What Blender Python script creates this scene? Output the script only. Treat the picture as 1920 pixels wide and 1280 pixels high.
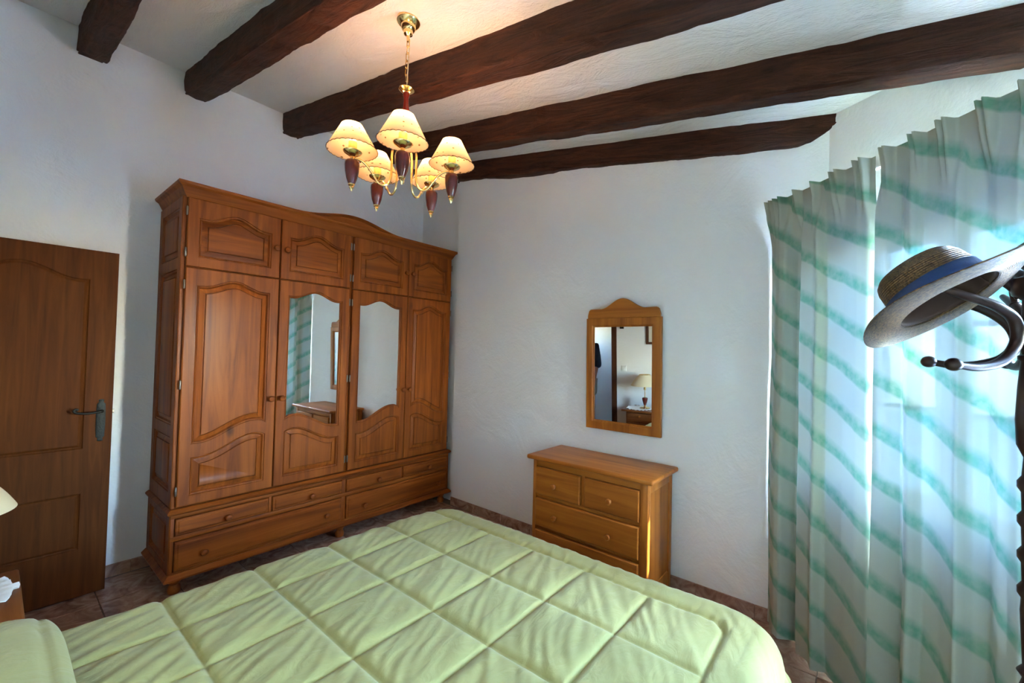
import bpy, bmesh, math, random
import numpy as np
from mathutils import Vector, Matrix, noise
from mathutils.geometry import tessellate_polygon
random.seed(7)
S = bpy.context.scene
C = S.collection
for o in list(bpy.data.objects): bpy.data.objects.remove(o, do_unlink=True)
rad = math.radians

# ------------------------------------------------------------------ camera
CAMP = Vector((3.7152, -2.7534, 1.5010))
CR = Vector((0.79621068, 0.60455541, 0.02369176))
CU = Vector((-0.00634406, -0.0308141, 0.999505))
CF = Vector((-0.6049862, 0.79596686, 0.02069918))
FPX = 784.936
cd = bpy.data.cameras.new('camera'); cam = bpy.data.objects.new('camera', cd); C.objects.link(cam)
m = Matrix.Identity(4)
for i in range(3):
    m[i][0] = CR[i]; m[i][1] = CU[i]; m[i][2] = -CF[i]; m[i][3] = CAMP[i]
cam.matrix_world = m
cd.sensor_fit = 'HORIZONTAL'; cd.sensor_width = 36.0
cd.lens = FPX * 36.0 / 1920.0
cd.shift_x = -54.916 / 1920.0; cd.shift_y = 2.399 / 1920.0
cd.clip_start = 0.02; cd.clip_end = 200
S.camera = cam

# ------------------------------------------------------------------ world, sun, exposure
SUN_EL, SKY, SUNE = 36.0, 3.7, 3.5
w = bpy.data.worlds.new('world'); S.world = w; w.use_nodes = True
nt = w.node_tree; bg = nt.nodes['Background']
sky = nt.nodes.new('ShaderNodeTexSky'); sky.sky_type = 'NISHITA'
sky.sun_disc = False; sky.sun_elevation = rad(SUN_EL); sky.sun_rotation = rad(96)
sky.air_density = 1.0; sky.dust_density = 0.3; sky.ozone_density = 2.0
nt.links.new(sky.outputs[0], bg.inputs[0]); bg.inputs[1].default_value = SKY
sl = bpy.data.lights.new('sun', 'SUN'); sl.energy = SUNE; sl.angle = rad(0.6); sl.color = (1.0, 0.96, 0.90)
so = bpy.data.objects.new('sun', sl); C.objects.link(so)
sd = Vector((-math.cos(rad(SUN_EL)), 0.10 * math.cos(rad(SUN_EL)), -math.sin(rad(SUN_EL))))
so.rotation_euler = sd.to_track_quat('-Z', 'Y').to_euler(); so.location = (9, -2, 6)
LAMP_W = 0.30
S.view_settings.view_transform = 'Standard'; S.view_settings.look = 'None'
S.view_settings.exposure = 3.6; S.view_settings.gamma = 1.0; S.view_settings.use_curve_mapping = False

# ------------------------------------------------------------------ helpers
def lin(r, g, b):
    f = lambda c: (c / 255 / 12.92) if c / 255 <= 0.04045 else ((c / 255 + 0.055) / 1.055) ** 2.4
    return (f(r), f(g), f(b), 1.0)

MATS = {}
def newmat(name):
    mt = bpy.data.materials.new(name); mt.use_nodes = True; MATS[name] = mt
    n = mt.node_tree.nodes; return mt, n, mt.node_tree.links, n['Principled BSDF']

def simple(name, col, rough=0.5, metal=0.0, coat=0.0, bump=None, var=0.0, vscale=6.0):
    mt, n, l, p = newmat(name)
    p.inputs['Base Color'].default_value = col; p.inputs['Roughness'].default_value = rough
    p.inputs['Metallic'].default_value = metal
    p.inputs['Coat Weight'].default_value = coat
    tc = n.new('ShaderNodeTexCoord')
    if var > 0:
        nz = n.new('ShaderNodeTexNoise'); nz.inputs['Scale'].default_value = vscale; nz.inputs['Detail'].default_value = 5
        l.new(tc.outputs['Object'], nz.inputs['Vector'])
        mx = n.new('ShaderNodeMix'); mx.data_type = 'RGBA'
        mx.inputs[6].default_value = tuple(c * (1 - var) for c in col[:3]) + (1,)
        mx.inputs[7].default_value = tuple(min(1, c * (1 + var)) for c in col[:3]) + (1,)
        l.new(nz.outputs['Fac'], mx.inputs[0]); l.new(mx.outputs[2], p.inputs['Base Color'])
    if bump:
        sc, st = bump
        nb = n.new('ShaderNodeTexNoise'); nb.inputs['Scale'].default_value = sc; nb.inputs['Detail'].default_value = 6
        l.new(tc.outputs['Object'], nb.inputs['Vector'])
        bp = n.new('ShaderNodeBump'); bp.inputs['Strength'].default_value = st; bp.inputs['Distance'].default_value = 0.01
        l.new(nb.outputs['Fac'], bp.inputs['Height']); l.new(bp.outputs[0], p.inputs['Normal'])
    return mt

def plaster(name, col, s1=3.5, st=0.35, stretch=(1, 1, 1)):
    mt, n, l, p = newmat(name)
    tc = n.new('ShaderNodeTexCoord'); mp = n.new('ShaderNodeMapping'); mp.inputs['Scale'].default_value = stretch
    l.new(tc.outputs['Object'], mp.inputs['Vector'])
    a = n.new('ShaderNodeTexNoise'); a.inputs['Scale'].default_value = s1; a.inputs['Detail'].default_value = 8; a.inputs['Roughness'].default_value = 0.6; a.inputs['Distortion'].default_value = 0.8
    b = n.new('ShaderNodeTexNoise'); b.inputs['Scale'].default_value = 60; b.inputs['Detail'].default_value = 3
    l.new(mp.outputs[0], a.inputs['Vector']); l.new(mp.outputs[0], b.inputs['Vector'])
    ad = n.new('ShaderNodeMath'); ad.operation = 'MULTIPLY_ADD'; ad.inputs[1].default_value = 0.12
    l.new(b.outputs['Fac'], ad.inputs[0]); l.new(a.outputs['Fac'], ad.inputs[2])
    bp = n.new('ShaderNodeBump'); bp.inputs['Strength'].default_value = st; bp.inputs['Distance'].default_value = 0.03
    l.new(ad.outputs[0], bp.inputs['Height']); l.new(bp.outputs[0], p.inputs['Normal'])
    mx = n.new('ShaderNodeMix'); mx.data_type = 'RGBA'
    mx.inputs[6].default_value = tuple(c * 0.95 for c in col[:3]) + (1,); mx.inputs[7].default_value = col
    l.new(a.outputs['Fac'], mx.inputs[0]); l.new(mx.outputs[2], p.inputs['Base Color'])
    p.inputs['Roughness'].default_value = 0.85
    return mt

def wood(name, dark, mid, light, grain='z', rough=0.32, coat=0.25, knots=0.5, scale=1.0, spec=0.28):
    mt, n, l, p = newmat(name)
    tc = n.new('ShaderNodeTexCoord'); oi = n.new('ShaderNodeObjectInfo')
    ml = n.new('ShaderNodeVectorMath'); ml.operation = 'MULTIPLY_ADD'
    ml.inputs[1].default_value = (7.3, 5.1, 9.7)
    cb = n.new('ShaderNodeCombineXYZ')
    for k in range(3): l.new(oi.outputs['Random'], cb.inputs[k])
    l.new(cb.outputs[0], ml.inputs[0]); l.new(tc.outputs['Object'], ml.inputs[2])
    mp = n.new('ShaderNodeMapping'); sc = [16 * scale] * 3; sc['xyz'.index(grain)] = 0.9 * scale
    mp.inputs['Scale'].default_value = sc; l.new(ml.outputs[0], mp.inputs['Vector'])
    a = n.new('ShaderNodeTexNoise'); a.inputs['Scale'].default_value = 1.0; a.inputs['Detail'].default_value = 7; a.inputs['Roughness'].default_value = 0.62; a.inputs['Distortion'].default_value = 0.9
    l.new(mp.outputs[0], a.inputs['Vector'])
    r = n.new('ShaderNodeValToRGB'); r.color_ramp.elements[0].position = 0.28; r.color_ramp.elements[0].color = dark
    r.color_ramp.elements[1].position = 0.72; r.color_ramp.elements[1].color = light
    e = r.color_ramp.elements.new(0.5); e.color = mid
    l.new(a.outputs['Fac'], r.inputs[0])
    out = r.outputs[0]
    if knots > 0:
        mk = n.new('ShaderNodeMapping'); sk = [3.4 * scale] * 3; sk['xyz'.index(grain)] = 2.0 * scale
        mk.inputs['Scale'].default_value = sk; l.new(ml.outputs[0], mk.inputs['Vector'])
        v = n.new('ShaderNodeTexVoronoi'); v.inputs['Scale'].default_value = 1.0
        l.new(mk.outputs[0], v.inputs['Vector'])
        kr = n.new('ShaderNodeValToRGB'); kr.color_ramp.elements[0].position = 0.03; kr.color_ramp.elements[0].color = (1, 1, 1, 1)
        kr.color_ramp.elements[1].position = 0.10; kr.color_ramp.elements[1].color = (0, 0, 0, 1)
        l.new(v.outputs['Distance'], kr.inputs[0])
        km = n.new('ShaderNodeMath'); km.operation = 'MULTIPLY'; km.inputs[1].default_value = knots
        l.new(kr.outputs[0], km.inputs[0])
        mx = n.new('ShaderNodeMix'); mx.data_type = 'RGBA'; mx.inputs[7].default_value = tuple(c * 0.25 for c in dark[:3]) + (1,)
        l.new(km.outputs[0], mx.inputs[0]); l.new(out, mx.inputs[6]); out = mx.outputs[2]
    l.new(out, p.inputs['Base Color'])
    p.inputs['Roughness'].default_value = rough; p.inputs['Coat Weight'].default_value = coat; p.inputs['Coat Roughness'].default_value = 0.2; p.inputs['Specular IOR Level'].default_value = spec
    bp = n.new('ShaderNodeBump'); bp.inputs['Strength'].default_value = 0.08; bp.inputs['Distance'].default_value = 0.004
    l.new(a.outputs['Fac'], bp.inputs['Height']); l.new(bp.outputs[0], p.inputs['Normal'])
    return mt

def finish(bm, smooth=True, ang=38):
    bmesh.ops.recalc_face_normals(bm, faces=bm.faces)
    if smooth:
        for f in bm.faces: f.smooth = True
        for e in bm.edges:
            if len(e.link_faces) == 2 and e.calc_face_angle(0) > rad(ang): e.smooth = False
            elif len(e.link_faces) != 2: e.smooth = True

def mesh_of(bm, name, smooth=True, ang=38, recalc=True):
    if recalc: finish(bm, smooth, ang)
    me = bpy.data.meshes.new(name); bm.to_mesh(me); bm.free(); return me

def obj(name, bm, mat, parent=None, loc=None, rot=None, smooth=True, ang=38, label=None, kind=None):
    me = bm if isinstance(bm, bpy.types.Mesh) else mesh_of(bm, name, smooth, ang)
    if not me.materials and mat is not None: me.materials.append(mat)
    o = bpy.data.objects.new(name, me); C.objects.link(o)
    if parent: o.parent = parent
    if loc is not None: o.location = loc
    if rot is not None: o.rotation_euler = rot
    if label: o['label'] = label
    if kind: o['kind'] = kind
    return o

def tag(o, label, cat, group=None):
    o['label'] = label; o['category'] = cat
    if group: o['group'] = group
    return o

def thing(name, label, cat, loc=(0, 0, 0), rot=(0, 0, 0), group=None):
    o = bpy.data.objects.new(name, None); C.objects.link(o); o.location = loc; o.rotation_euler = rot
    o.empty_display_size = 0.1
    return tag(o, label, cat, group)

def struct(name, bm, mat, parent=None, smooth=False, **k):
    o = obj(name, bm, mat, parent, smooth=smooth, **k)
    if parent is None: o['kind'] = 'structure'
    return o

def box(bm, x0, x1, y0, y1, z0, z1, bev=0.0, seg=2, mat=None):
    r = bmesh.ops.create_cube(bm, size=1.0)
    vs = r['verts']
    for v in vs:
        v.co = Vector(((x0 + x1) / 2 + v.co.x * (x1 - x0), (y0 + y1) / 2 + v.co.y * (y1 - y0), (z0 + z1) / 2 + v.co.z * (z1 - z0)))
        if mat is not None: v.co = mat @ v.co
    if bev > 0:
        es = list({e for v in vs for e in v.link_edges})
        bmesh.ops.bevel(bm, geom=es, offset=bev, segments=seg, affect='EDGES', profile=0.5)
    return bm

def nbox(*a, bev=0.0, seg=2, mat=None):
    return box(bmesh.new(), *a, bev=bev, seg=seg, mat=mat)

def lathe(prof, seg=24, bm=None, axis='z', off=(0, 0, 0)):
    """prof: list of (r, h)"""
    bm = bm or bmesh.new(); rings = []
    def P(r, h, a):
        c, s = r * math.cos(a), r * math.sin(a)
        v = (c, s, h) if axis == 'z' else ((h, c, s) if axis == 'x' else (c, h, s))
        return (v[0] + off[0], v[1] + off[1], v[2] + off[2])
    for r, h in prof:
        if r < 1e-5: rings.append([bm.verts.new(P(0, h, 0))])
        else: rings.append([bm.verts.new(P(r, h, 2 * math.pi * k / seg)) for k in range(seg)])
    for A, B in zip(rings, rings[1:]):
        for k in range(seg):
            k2 = (k + 1) % seg
            if len(A) == 1 and len(B) == 1: continue
            if len(A) == 1: bm.faces.new((A[0], B[k], B[k2]))
            elif len(B) == 1: bm.faces.new((A[k], A[k2], B[0]))
            else: bm.faces.new((A[k], A[k2], B[k2], B[k]))
    if len(rings[0]) > 1: bm.faces.new(rings[0][::-1])
    if len(rings[-1]) > 1: bm.faces.new(rings[-1])
    return bm

def catmull(pts, n=8):
    P = [Vector(p) for p in pts]; P = [2 * P[0] - P[1]] + P + [2 * P[-1] - P[-2]]; out = []
    for i in range(1, len(P) - 2):
        a, b, c, d = P[i - 1:i + 3]
        for k in range(n):
            t = k / n
            out.append(0.5 * ((2 * b) + (c - a) * t + (2 * a - 5 * b + 4 * c - d) * t * t + (3 * b - a - 3 * c + d) * t ** 3))
    out.append(P[-2]); return out

def tube(path, r, seg=10, bm=None, closed=False):
    bm = bm or bmesh.new(); P = [Vector(p) for p in path]; n = len(P); rings = []
    R = r if isinstance(r, (list, tuple)) else [r] * n
    t0 = (P[1] - P[0]).normalized(); up = Vector((0, 0, 1)) if abs(t0.z) < 0.9 else Vector((1, 0, 0))
    nrm = (up - t0 * up.dot(t0)).normalized()
    for i in range(n):
        if closed: t = (P[(i + 1) % n] - P[i - 1]).normalized()
        else: t = (P[min(i + 1, n - 1)] - P[max(i - 1, 0)]).normalized()
        nrm = (nrm - t * nrm.dot(t)).normalized(); bn = t.cross(nrm)
        rings.append([bm.verts.new(P[i] + (nrm * math.cos(2 * math.pi * k / seg) + bn * math.sin(2 * math.pi * k / seg)) * R[i]) for k in range(seg)])
    m_ = n if closed else n - 1
    for i in range(m_):
        A, B = rings[i], rings[(i + 1) % n]
        for k in range(seg): bm.faces.new((A[k], A[(k + 1) % seg], B[(k + 1) % seg], B[k]))
    if not closed: bm.faces.new(rings[0][::-1]); bm.faces.new(rings[-1])
    return bm

def sphere(bm, c, r, sx=1, sy=1, sz=1, u=16, v=10):
    q = bmesh.ops.create_uvsphere(bm, u_segments=u, v_segments=v, radius=r)
    for x in q['verts']: x.co = Vector((x.co.x * sx, x.co.y * sy, x.co.z * sz)) + Vector(c)
    return bm

def offset_poly(pts, d):
    n = len(pts); out = []
    for i in range(n):
        a, b, c = Vector(pts[i - 1]), Vector(pts[i]), Vector(pts[(i + 1) % n])
        e1 = (b - a).normalized(); e2 = (c - b).normalized()
        n1 = Vector((-e1.y, e1.x)); n2 = Vector((-e2.y, e2.x))
        k = 1 + n1.dot(n2); q = b + (n1 + n2) * (d / max(k, 0.35)); out.append([q.x, q.y])
    if d > 0:                                   # keep the inset of curved edges inside the inset of the straight sides
        lo, hi = min(p[0] for p in pts) + d, max(p[0] for p in pts) - d
        for q in out: q[0] = min(max(q[0], lo), hi)
    return [tuple(q) for q in out]

def loops_to_bm(bm, loops, M, cap=True, close0=False):
    """loops: list of (poly2d, depth)"""
    R = [[bm.verts.new(M(p[0], p[1], d)) for p in poly] for poly, d in loops]
    for A, B in zip(R, R[1:]):
        n = len(A)
        for k in range(n): bm.faces.new((A[k], A[(k + 1) % n], B[(k + 1) % n], B[k]))
    if cap:
        poly = loops[-1][0]
        if len(poly) <= 4: bm.faces.new(R[-1])
        else:
            for t in tessellate_polygon([[Vector((p[0], p[1], 0)) for p in poly]]):
                try: bm.faces.new([R[-1][i] for i in t])
                except ValueError: pass
    if close0: bm.faces.new(R[0][::-1])
    return R

def rect(u0, u1, v0, v1): return [(u0, v0), (u1, v0), (u1, v1), (u0, v1)]
def bell(t, flat=0.82):
    s = abs(2 * t - 1)
    return 0.0 if s > flat else 0.5 + 0.5 * math.cos(math.pi * s / flat)
def arched(u0, u1, v0, vs, rise, bottom=None, n=24):
    """CCW outline with an arched top; bottom(t) optional"""
    pts = []
    if bottom is None: pts += [(u0, v0), (u1, v0)]
    else: pts += [(u0 + (u1 - u0) * k / n, bottom(k / n)) for k in range(n + 1)]
    pts += [(u1 + (u0 - u1) * k / n, vs + rise * bell(k / n)) for k in range(n + 1)]
    return pts
def wavetop(u0, u1, v0, top, n=24):
    return [(u0, v0), (u1, v0)] + [(u1 + (u0 - u1) * k / n, top(1 - k / n)) for k in range(n + 1)]

MOULD = [(0.0, 0.0), (0.002, -0.006), (0.005, -0.006), (0.007, -0.002), (0.012, -0.004), (0.015, -0.013), (0.018, -0.017)]
FIELD = [(0.018, -0.017), (0.021, -0.0165), (0.044, -0.0075), (0.0455, -0.0125), (0.048, -0.0125), (0.0495, -0.0045), (0.052, -0.003)]

def frame_bm(outer, holes, M, T=0.022, edge=0.004, mould=MOULD):
    bm = bmesh.new(); u0, u1, v0, v1 = outer
    ob = rect(u0, u1, v0, v1); oi = rect(u0 + edge, u1 - edge, v0 + edge, v1 - edge)
    loops_to_bm(bm, [(ob, -T), (ob, -edge), (oi, 0.0)], M, cap=False)
    polys = [[Vector((p[0], p[1], 0)) for p in oi]] + [[Vector((p[0], p[1], 0)) for p in h] for h in holes]
    flat = [q for pl in polys for q in pl]
    vs = [bm.verts.new(M(q.x, q.y, 0.0)) for q in flat]
    for t in tessellate_polygon(polys):
        try: bm.faces.new([vs[i] for i in t])
        except ValueError: pass
    for h in holes: loops_to_bm(bm, [(offset_poly(h, o), d) for o, d in mould], M, cap=False)
    bmesh.ops.remove_doubles(bm, verts=bm.verts, dist=0.00005)
    return bm
def field_bm(hole, M, field=FIELD):
    bm = bmesh.new(); loops_to_bm(bm, [(offset_poly(hole, o), d) for o, d in field], M, cap=True); return bm

# ------------------------------------------------------------------ materials
M_wall = plaster('white_plaster', (0.80, 0.80, 0.78, 1), 3.0, 0.45)
M_ceil = plaster('ceiling_plaster', (0.82, 0.81, 0.78, 1), 3.2, 0.85, (1.0, 2.2, 1))
WD = dict(dark=(0.115, 0.023, 0.003, 1), mid=(0.24, 0.056, 0.006, 1), light=(0.35, 0.095, 0.011, 1), rough=0.50, coat=0.04, knots=0.75, spec=0.18)
M_wv = wood('honey_pine_vertical', grain='z', **WD)
M_wh = wood('honey_pine_horizontal', grain='y', **WD)
M_wx = wood('honey_pine_depth', grain='x', **WD)
PD = dict(dark=(0.24, 0.068, 0.009, 1), mid=(0.39, 0.125, 0.016, 1), light=(0.49, 0.175, 0.026, 1), rough=0.42, coat=0.06)
M_pv = wood('dresser_pine_vertical', grain='z', knots=0.8, **PD)
M_ph = wood('dresser_pine_horizontal', grain='x', knots=0.9, **PD)
M_door = wood('dark_oak_door', (0.060, 0.014, 0.002, 1), (0.090, 0.023, 0.003, 1), (0.12, 0.034, 0.005, 1), grain='z', knots=0, scale=1.6, rough=0.6, coat=0.0, spec=0.12)
M_jamb = wood('dark_jamb', (0.05, 0.017, 0.008, 1), (0.075, 0.026, 0.011, 1), (0.10, 0.036, 0.015, 1), grain='z', knots=0, rough=0.45)
M_ns = wood('nightstand_wood', (0.13, 0.035, 0.009, 1), (0.20, 0.065, 0.016, 1), (0.26, 0.095, 0.026, 1), grain='x', knots=0.3)
M_brass = simple('polished_brass', (0.83, 0.63, 0.28, 1), 0.16, 1.0)
M_steel = simple('dull_steel', (0.28, 0.25, 0.22, 1), 0.4, 1.0)
M_iron = simple('black_iron', (0.012, 0.014, 0.013, 1), 0.45, 0.6, bump=(90, 0.3))
M_cherry = wood('cherry_red_lacquer', (0.055, 0.006, 0.004, 1), (0.10, 0.011, 0.007, 1), (0.15, 0.02, 0.011, 1), grain='z', knots=0, rough=0.18, coat=0.3, scale=2.5, spec=0.4)
M_bent = simple('dark_bentwood', (0.022, 0.009, 0.007, 1), 0.42, 0, 0.0)
M_bent.node_tree.nodes['Principled BSDF'].inputs['Specular IOR Level'].default_value = 0.3
M_mirror = simple('mirror_glass', (0.88, 0.90, 0.89, 1), 0.01, 1.0)
M_white = simple('white_paint', (0.75, 0.75, 0.73, 1), 0.4)
M_navy = simple('navy_cotton', (0.012, 0.015, 0.035, 1), 0.85, bump=(150, 0.2))
M_beige = simple('beige_cotton', (0.38, 0.32, 0.24, 1), 0.85, bump=(150, 0.2))
M_skin = simple('skin', (0.52, 0.28, 0.19, 1), 0.55)
M_hair = simple('dark_hair', (0.02, 0.013, 0.01, 1), 0.6)
M_black = simple('black_plastic', (0.012, 0.012, 0.012, 1), 0.4)

def beam_mat():
    mt, n, l, p = newmat('dark_hewn_timber')
    tc = n.new('ShaderNodeTexCoord'); mp = n.new('ShaderNodeMapping'); mp.inputs['Scale'].default_value = (2.2, 17, 17)
    l.new(tc.outputs['Object'], mp.inputs['Vector'])
    a = n.new('ShaderNodeTexNoise'); a.inputs['Scale'].default_value = 1.3; a.inputs['Detail'].default_value = 8; a.inputs['Distortion'].default_value = 1.2; a.inputs['Roughness'].default_value = 0.65
    l.new(mp.outputs[0], a.inputs['Vector'])
    r = n.new('ShaderNodeValToRGB'); r.color_ramp.elements[0].position = 0.30; r.color_ramp.elements[0].color = (0.016, 0.006, 0.004, 1)
    r.color_ramp.elements[1].position = 0.75; r.color_ramp.elements[1].color = (0.10, 0.034, 0.016, 1)
    e = r.color_ramp.elements.new(0.5); e.color = (0.050, 0.018, 0.010, 1)
    l.new(a.outputs['Fac'], r.inputs[0]); l.new(r.outputs[0], p.inputs['Base Color'])
    p.inputs['Roughness'].default_value = 0.6; p.inputs['Specular IOR Level'].default_value = 0.2
    bp = n.new('ShaderNodeBump'); bp.inputs['Strength'].default_value = 1.0; bp.inputs['Distance'].default_value = 0.02
    l.new(a.outputs['Fac'], bp.inputs['Height']); l.new(bp.outputs[0], p.inputs['Normal'])
    return mt
M_beam = beam_mat()

def tile_mat(name, cols, rough=0.22):
    mt, n, l, p = newmat(name)
    tc = n.new('ShaderNodeTexCoord'); oi = n.new('ShaderNodeObjectInfo')
    ml = n.new('ShaderNodeVectorMath'); ml.operation = 'MULTIPLY_ADD'; ml.inputs[1].default_value = (13, 17, 5)
    cb = n.new('ShaderNodeCombineXYZ')
    for k in range(3): l.new(oi.outputs['Random'], cb.inputs[k])
    l.new(cb.outputs[0], ml.inputs[0]); l.new(tc.outputs['Object'], ml.inputs[2])
    a = n.new('ShaderNodeTexNoise'); a.inputs['Scale'].default_value = 7; a.inputs['Detail'].default_value = 9; a.inputs['Distortion'].default_value = 2.2; a.inputs['Roughness'].default_value = 0.6
    l.new(ml.outputs[0], a.inputs['Vector'])
    r = n.new('ShaderNodeValToRGB'); r.color_ramp.elements[0].position = 0.3; r.color_ramp.elements[0].color = cols[0]
    r.color_ramp.elements[1].position = 0.72; r.color_ramp.elements[1].color = cols[2]
    e = r.color_ramp.elements.new(0.5); e.color = cols[1]
    l.new(a.outputs['Fac'], r.inputs[0]); l.new(r.outputs[0], p.inputs['Base Color'])
    p.inputs['Roughness'].default_value = rough
    return mt
M_tile = tile_mat('brown_marbled_tile', [(0.19, 0.09, 0.058, 1), (0.33, 0.19, 0.13, 1), (0.48, 0.33, 0.25, 1)])
M_grout = simple('grout', (0.10, 0.065, 0.045, 1), 0.9)

def quilt_mat():
    mt, n, l, p = newmat('light_green_cotton')
    p.inputs['Base Color'].default_value = (0.335, 0.325, 0.110, 1); p.inputs['Roughness'].default_value = 0.8
    p.inputs['Sheen Weight'].default_value = 0.15
    tc = n.new('ShaderNodeTexCoord')
    a = n.new('ShaderNodeTexNoise'); a.inputs['Scale'].default_value = 9; a.inputs['Detail'].default_value = 6; a.inputs['Distortion'].default_value = 1.5
    mp = n.new('ShaderNodeMapping'); mp.inputs['Rotation'].default_value = (0, 0, 0.5); mp.inputs['Scale'].default_value = (2.2, 0.8, 1)
    l.new(tc.outputs['Object'], mp.inputs['Vector']); l.new(mp.outputs[0], a.inputs['Vector'])
    bp = n.new('ShaderNodeBump'); bp.inputs['Strength'].default_value = 0.35; bp.inputs['Distance'].default_value = 0.012
    l.new(a.outputs['Fac'], bp.inputs['Height']); l.new(bp.outputs[0], p.inputs['Normal'])
    return mt
M_quilt = quilt_mat()

def curtain_mat():
    mt, n, l, p = newmat('sheer_striped_curtain'); n.remove(p)
    out = n['Material Output']
    uv = n.new('ShaderNodeUVMap'); uv.uv_map = 'cloth'
    sp = n.new('ShaderNodeSeparateXYZ'); l.new(uv.outputs[0], sp.inputs[0])
    nz = n.new('ShaderNodeTexNoise'); nz.inputs['Scale'].default_value = 5; nz.inputs['Detail'].default_value = 5
    l.new(uv.outputs[0], nz.inputs['Vector'])
    t = n.new('ShaderNodeMath'); t.operation = 'MULTIPLY_ADD'; t.inputs[1].default_value = 0.42
    l.new(sp.outputs[0], t.inputs[0]); l.new(sp.outputs[1], t.inputs[2])
    t2 = n.new('ShaderNodeMath'); t2.operation = 'MULTIPLY_ADD'; t2.inputs[1].default_value = 0.03
    l.new(nz.outputs['Fac'], t2.inputs[0]); l.new(t.outputs[0], t2.inputs[2])
    t3 = n.new('ShaderNodeMath'); t3.operation = 'MULTIPLY'; t3.inputs[1].default_value = 1 / 0.205; l.new(t2.outputs[0], t3.inputs[0])
    fr = n.new('ShaderNodeMath'); fr.operation = 'FRACT'; l.new(t3.outputs[0], fr.inputs[0])
    rp = n.new('ShaderNodeValToRGB'); cr = rp.color_ramp
    cr.elements[0].position = 0.0; cr.elements[0].color = (0, 0, 0, 1)
    cr.elements[1].position = 0.40; cr.elements[1].color = (0, 0, 0, 1)
    e = cr.elements.new(0.06); e.color = (0.9, 0.9, 0.9, 1); e = cr.elements.new(0.20); e.color = (1, 1, 1, 1); e = cr.elements.new(0.29); e.color = (0.55, 0.55, 0.55, 1)
    l.new(fr.outputs[0], rp.inputs[0])
    n2 = n.new('ShaderNodeTexNoise'); n2.inputs['Scale'].default_value = 26; n2.inputs['Detail'].default_value = 6
    l.new(uv.outputs[0], n2.inputs['Vector'])
    mm = n.new('ShaderNodeMapRange'); mm.inputs[1].default_value = 0.35; mm.inputs[2].default_value = 0.65; mm.inputs[3].default_value = 0.55; mm.inputs[4].default_value = 1.0
    l.new(n2.outputs['Fac'], mm.inputs[0])
    mu = n.new('ShaderNodeMath'); mu.operation = 'MULTIPLY'; l.new(rp.outputs[0], mu.inputs[0]); l.new(mm.outputs[0], mu.inputs[1])
    mx = n.new('ShaderNodeMix'); mx.data_type = 'RGBA'; l.new(mu.outputs[0], mx.inputs[0])
    mx.inputs[6].default_value = (0.36, 0.37, 0.29, 1); mx.inputs[7].default_value = (0.11, 0.26, 0.17, 1)
    d = n.new('ShaderNodeBsdfDiffuse'); tr = n.new('ShaderNodeBsdfTranslucent'); tp = n.new('ShaderNodeBsdfTransparent')
    m2 = n.new('ShaderNodeMix'); m2.data_type = 'RGBA'; l.new(mu.outputs[0], m2.inputs[0])
    m2.inputs[6].default_value = (0.50, 0.72, 0.86, 1); m2.inputs[7].default_value = (0.14, 0.56, 0.52, 1)  # blue of the daylight tinted into the transmitted colours
    l.new(mx.outputs[2], d.inputs[0]); l.new(m2.outputs[2], tr.inputs[0]); l.new(m2.outputs[2], tp.inputs[0])
    a = n.new('ShaderNodeMixShader'); a.inputs[0].default_value = 0.0135; l.new(d.outputs[0], a.inputs[1]); l.new(tr.outputs[0], a.inputs[2])
    b = n.new('ShaderNodeMixShader'); b.inputs[0].default_value = 0.005; l.new(a.outputs[0], b.inputs[1]); l.new(tp.outputs[0], b.inputs[2])
    l.new(b.outputs[0], out.inputs[0])
    return mt
M_curt = curtain_mat()

def shade_mat(name, col, dots, trans=0.6):
    mt, n, l, p = newmat(name); n.remove(p); out = n['Material Output']
    uv = n.new('ShaderNodeUVMap'); uv.uv_map = 'cloth'
    cc = None
    mx = n.new('ShaderNodeMix'); mx.data_type = 'RGBA'; mx.inputs[6].default_value = col; mx.inputs[7].default_value = (0.26, 0.16, 0.07, 1)
    if dots:
        v = n.new('ShaderNodeTexVoronoi'); v.inputs['Scale'].default_value = 1.0; v.inputs['Randomness'].default_value = 0.25
        mp = n.new('ShaderNodeMapping'); mp.inputs['Scale'].default_value = (14, 4.6, 1); l.new(uv.outputs[0], mp.inputs['Vector']); l.new(mp.outputs[0], v.inputs['Vector'])
        lt = n.new('ShaderNodeMath'); lt.operation = 'LESS_THAN'; lt.inputs[1].default_value = 0.14; l.new(v.outputs['Distance'], lt.inputs[0])
        l.new(lt.outputs[0], mx.inputs[0])
    else: mx.inputs[0].default_value = 0
    d = n.new('ShaderNodeBsdfDiffuse'); tr = n.new('ShaderNodeBsdfTranslucent')
    l.new(mx.outputs[2], d.inputs[0]); l.new(mx.outputs[2], tr.inputs[0])
    a = n.new('ShaderNodeMixShader'); a.inputs[0].default_value = trans; l.new(d.outputs[0], a.inputs[1]); l.new(tr.outputs[0], a.inputs[2])
    l.new(a.outputs[0], out.inputs[0]); return mt
M_shade = shade_mat('cream_shade_with_dots', (0.85, 0.66, 0.38, 1), True)
M_shade2 = shade_mat('plain_cream_shade', (0.72, 0.62, 0.42, 1), False, 0.3)

def glass_mat():
    mt, n, l, p = newmat('window_glass'); n.remove(p); out = n['Material Output']
    t = n.new('ShaderNodeBsdfTransparent'); t.inputs[0].default_value = (0.93, 0.96, 0.97, 1)
    g = n.new('ShaderNodeBsdfGlossy'); g.inputs['Roughness'].default_value = 0.02
    a = n.new('ShaderNodeMixShader'); a.inputs[0].default_value = 0.06; l.new(t.outputs[0], a.inputs[1]); l.new(g.outputs[0], a.inputs[2])
    l.new(a.outputs[0], out.inputs[0]); return mt
M_glass = glass_mat()

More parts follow.
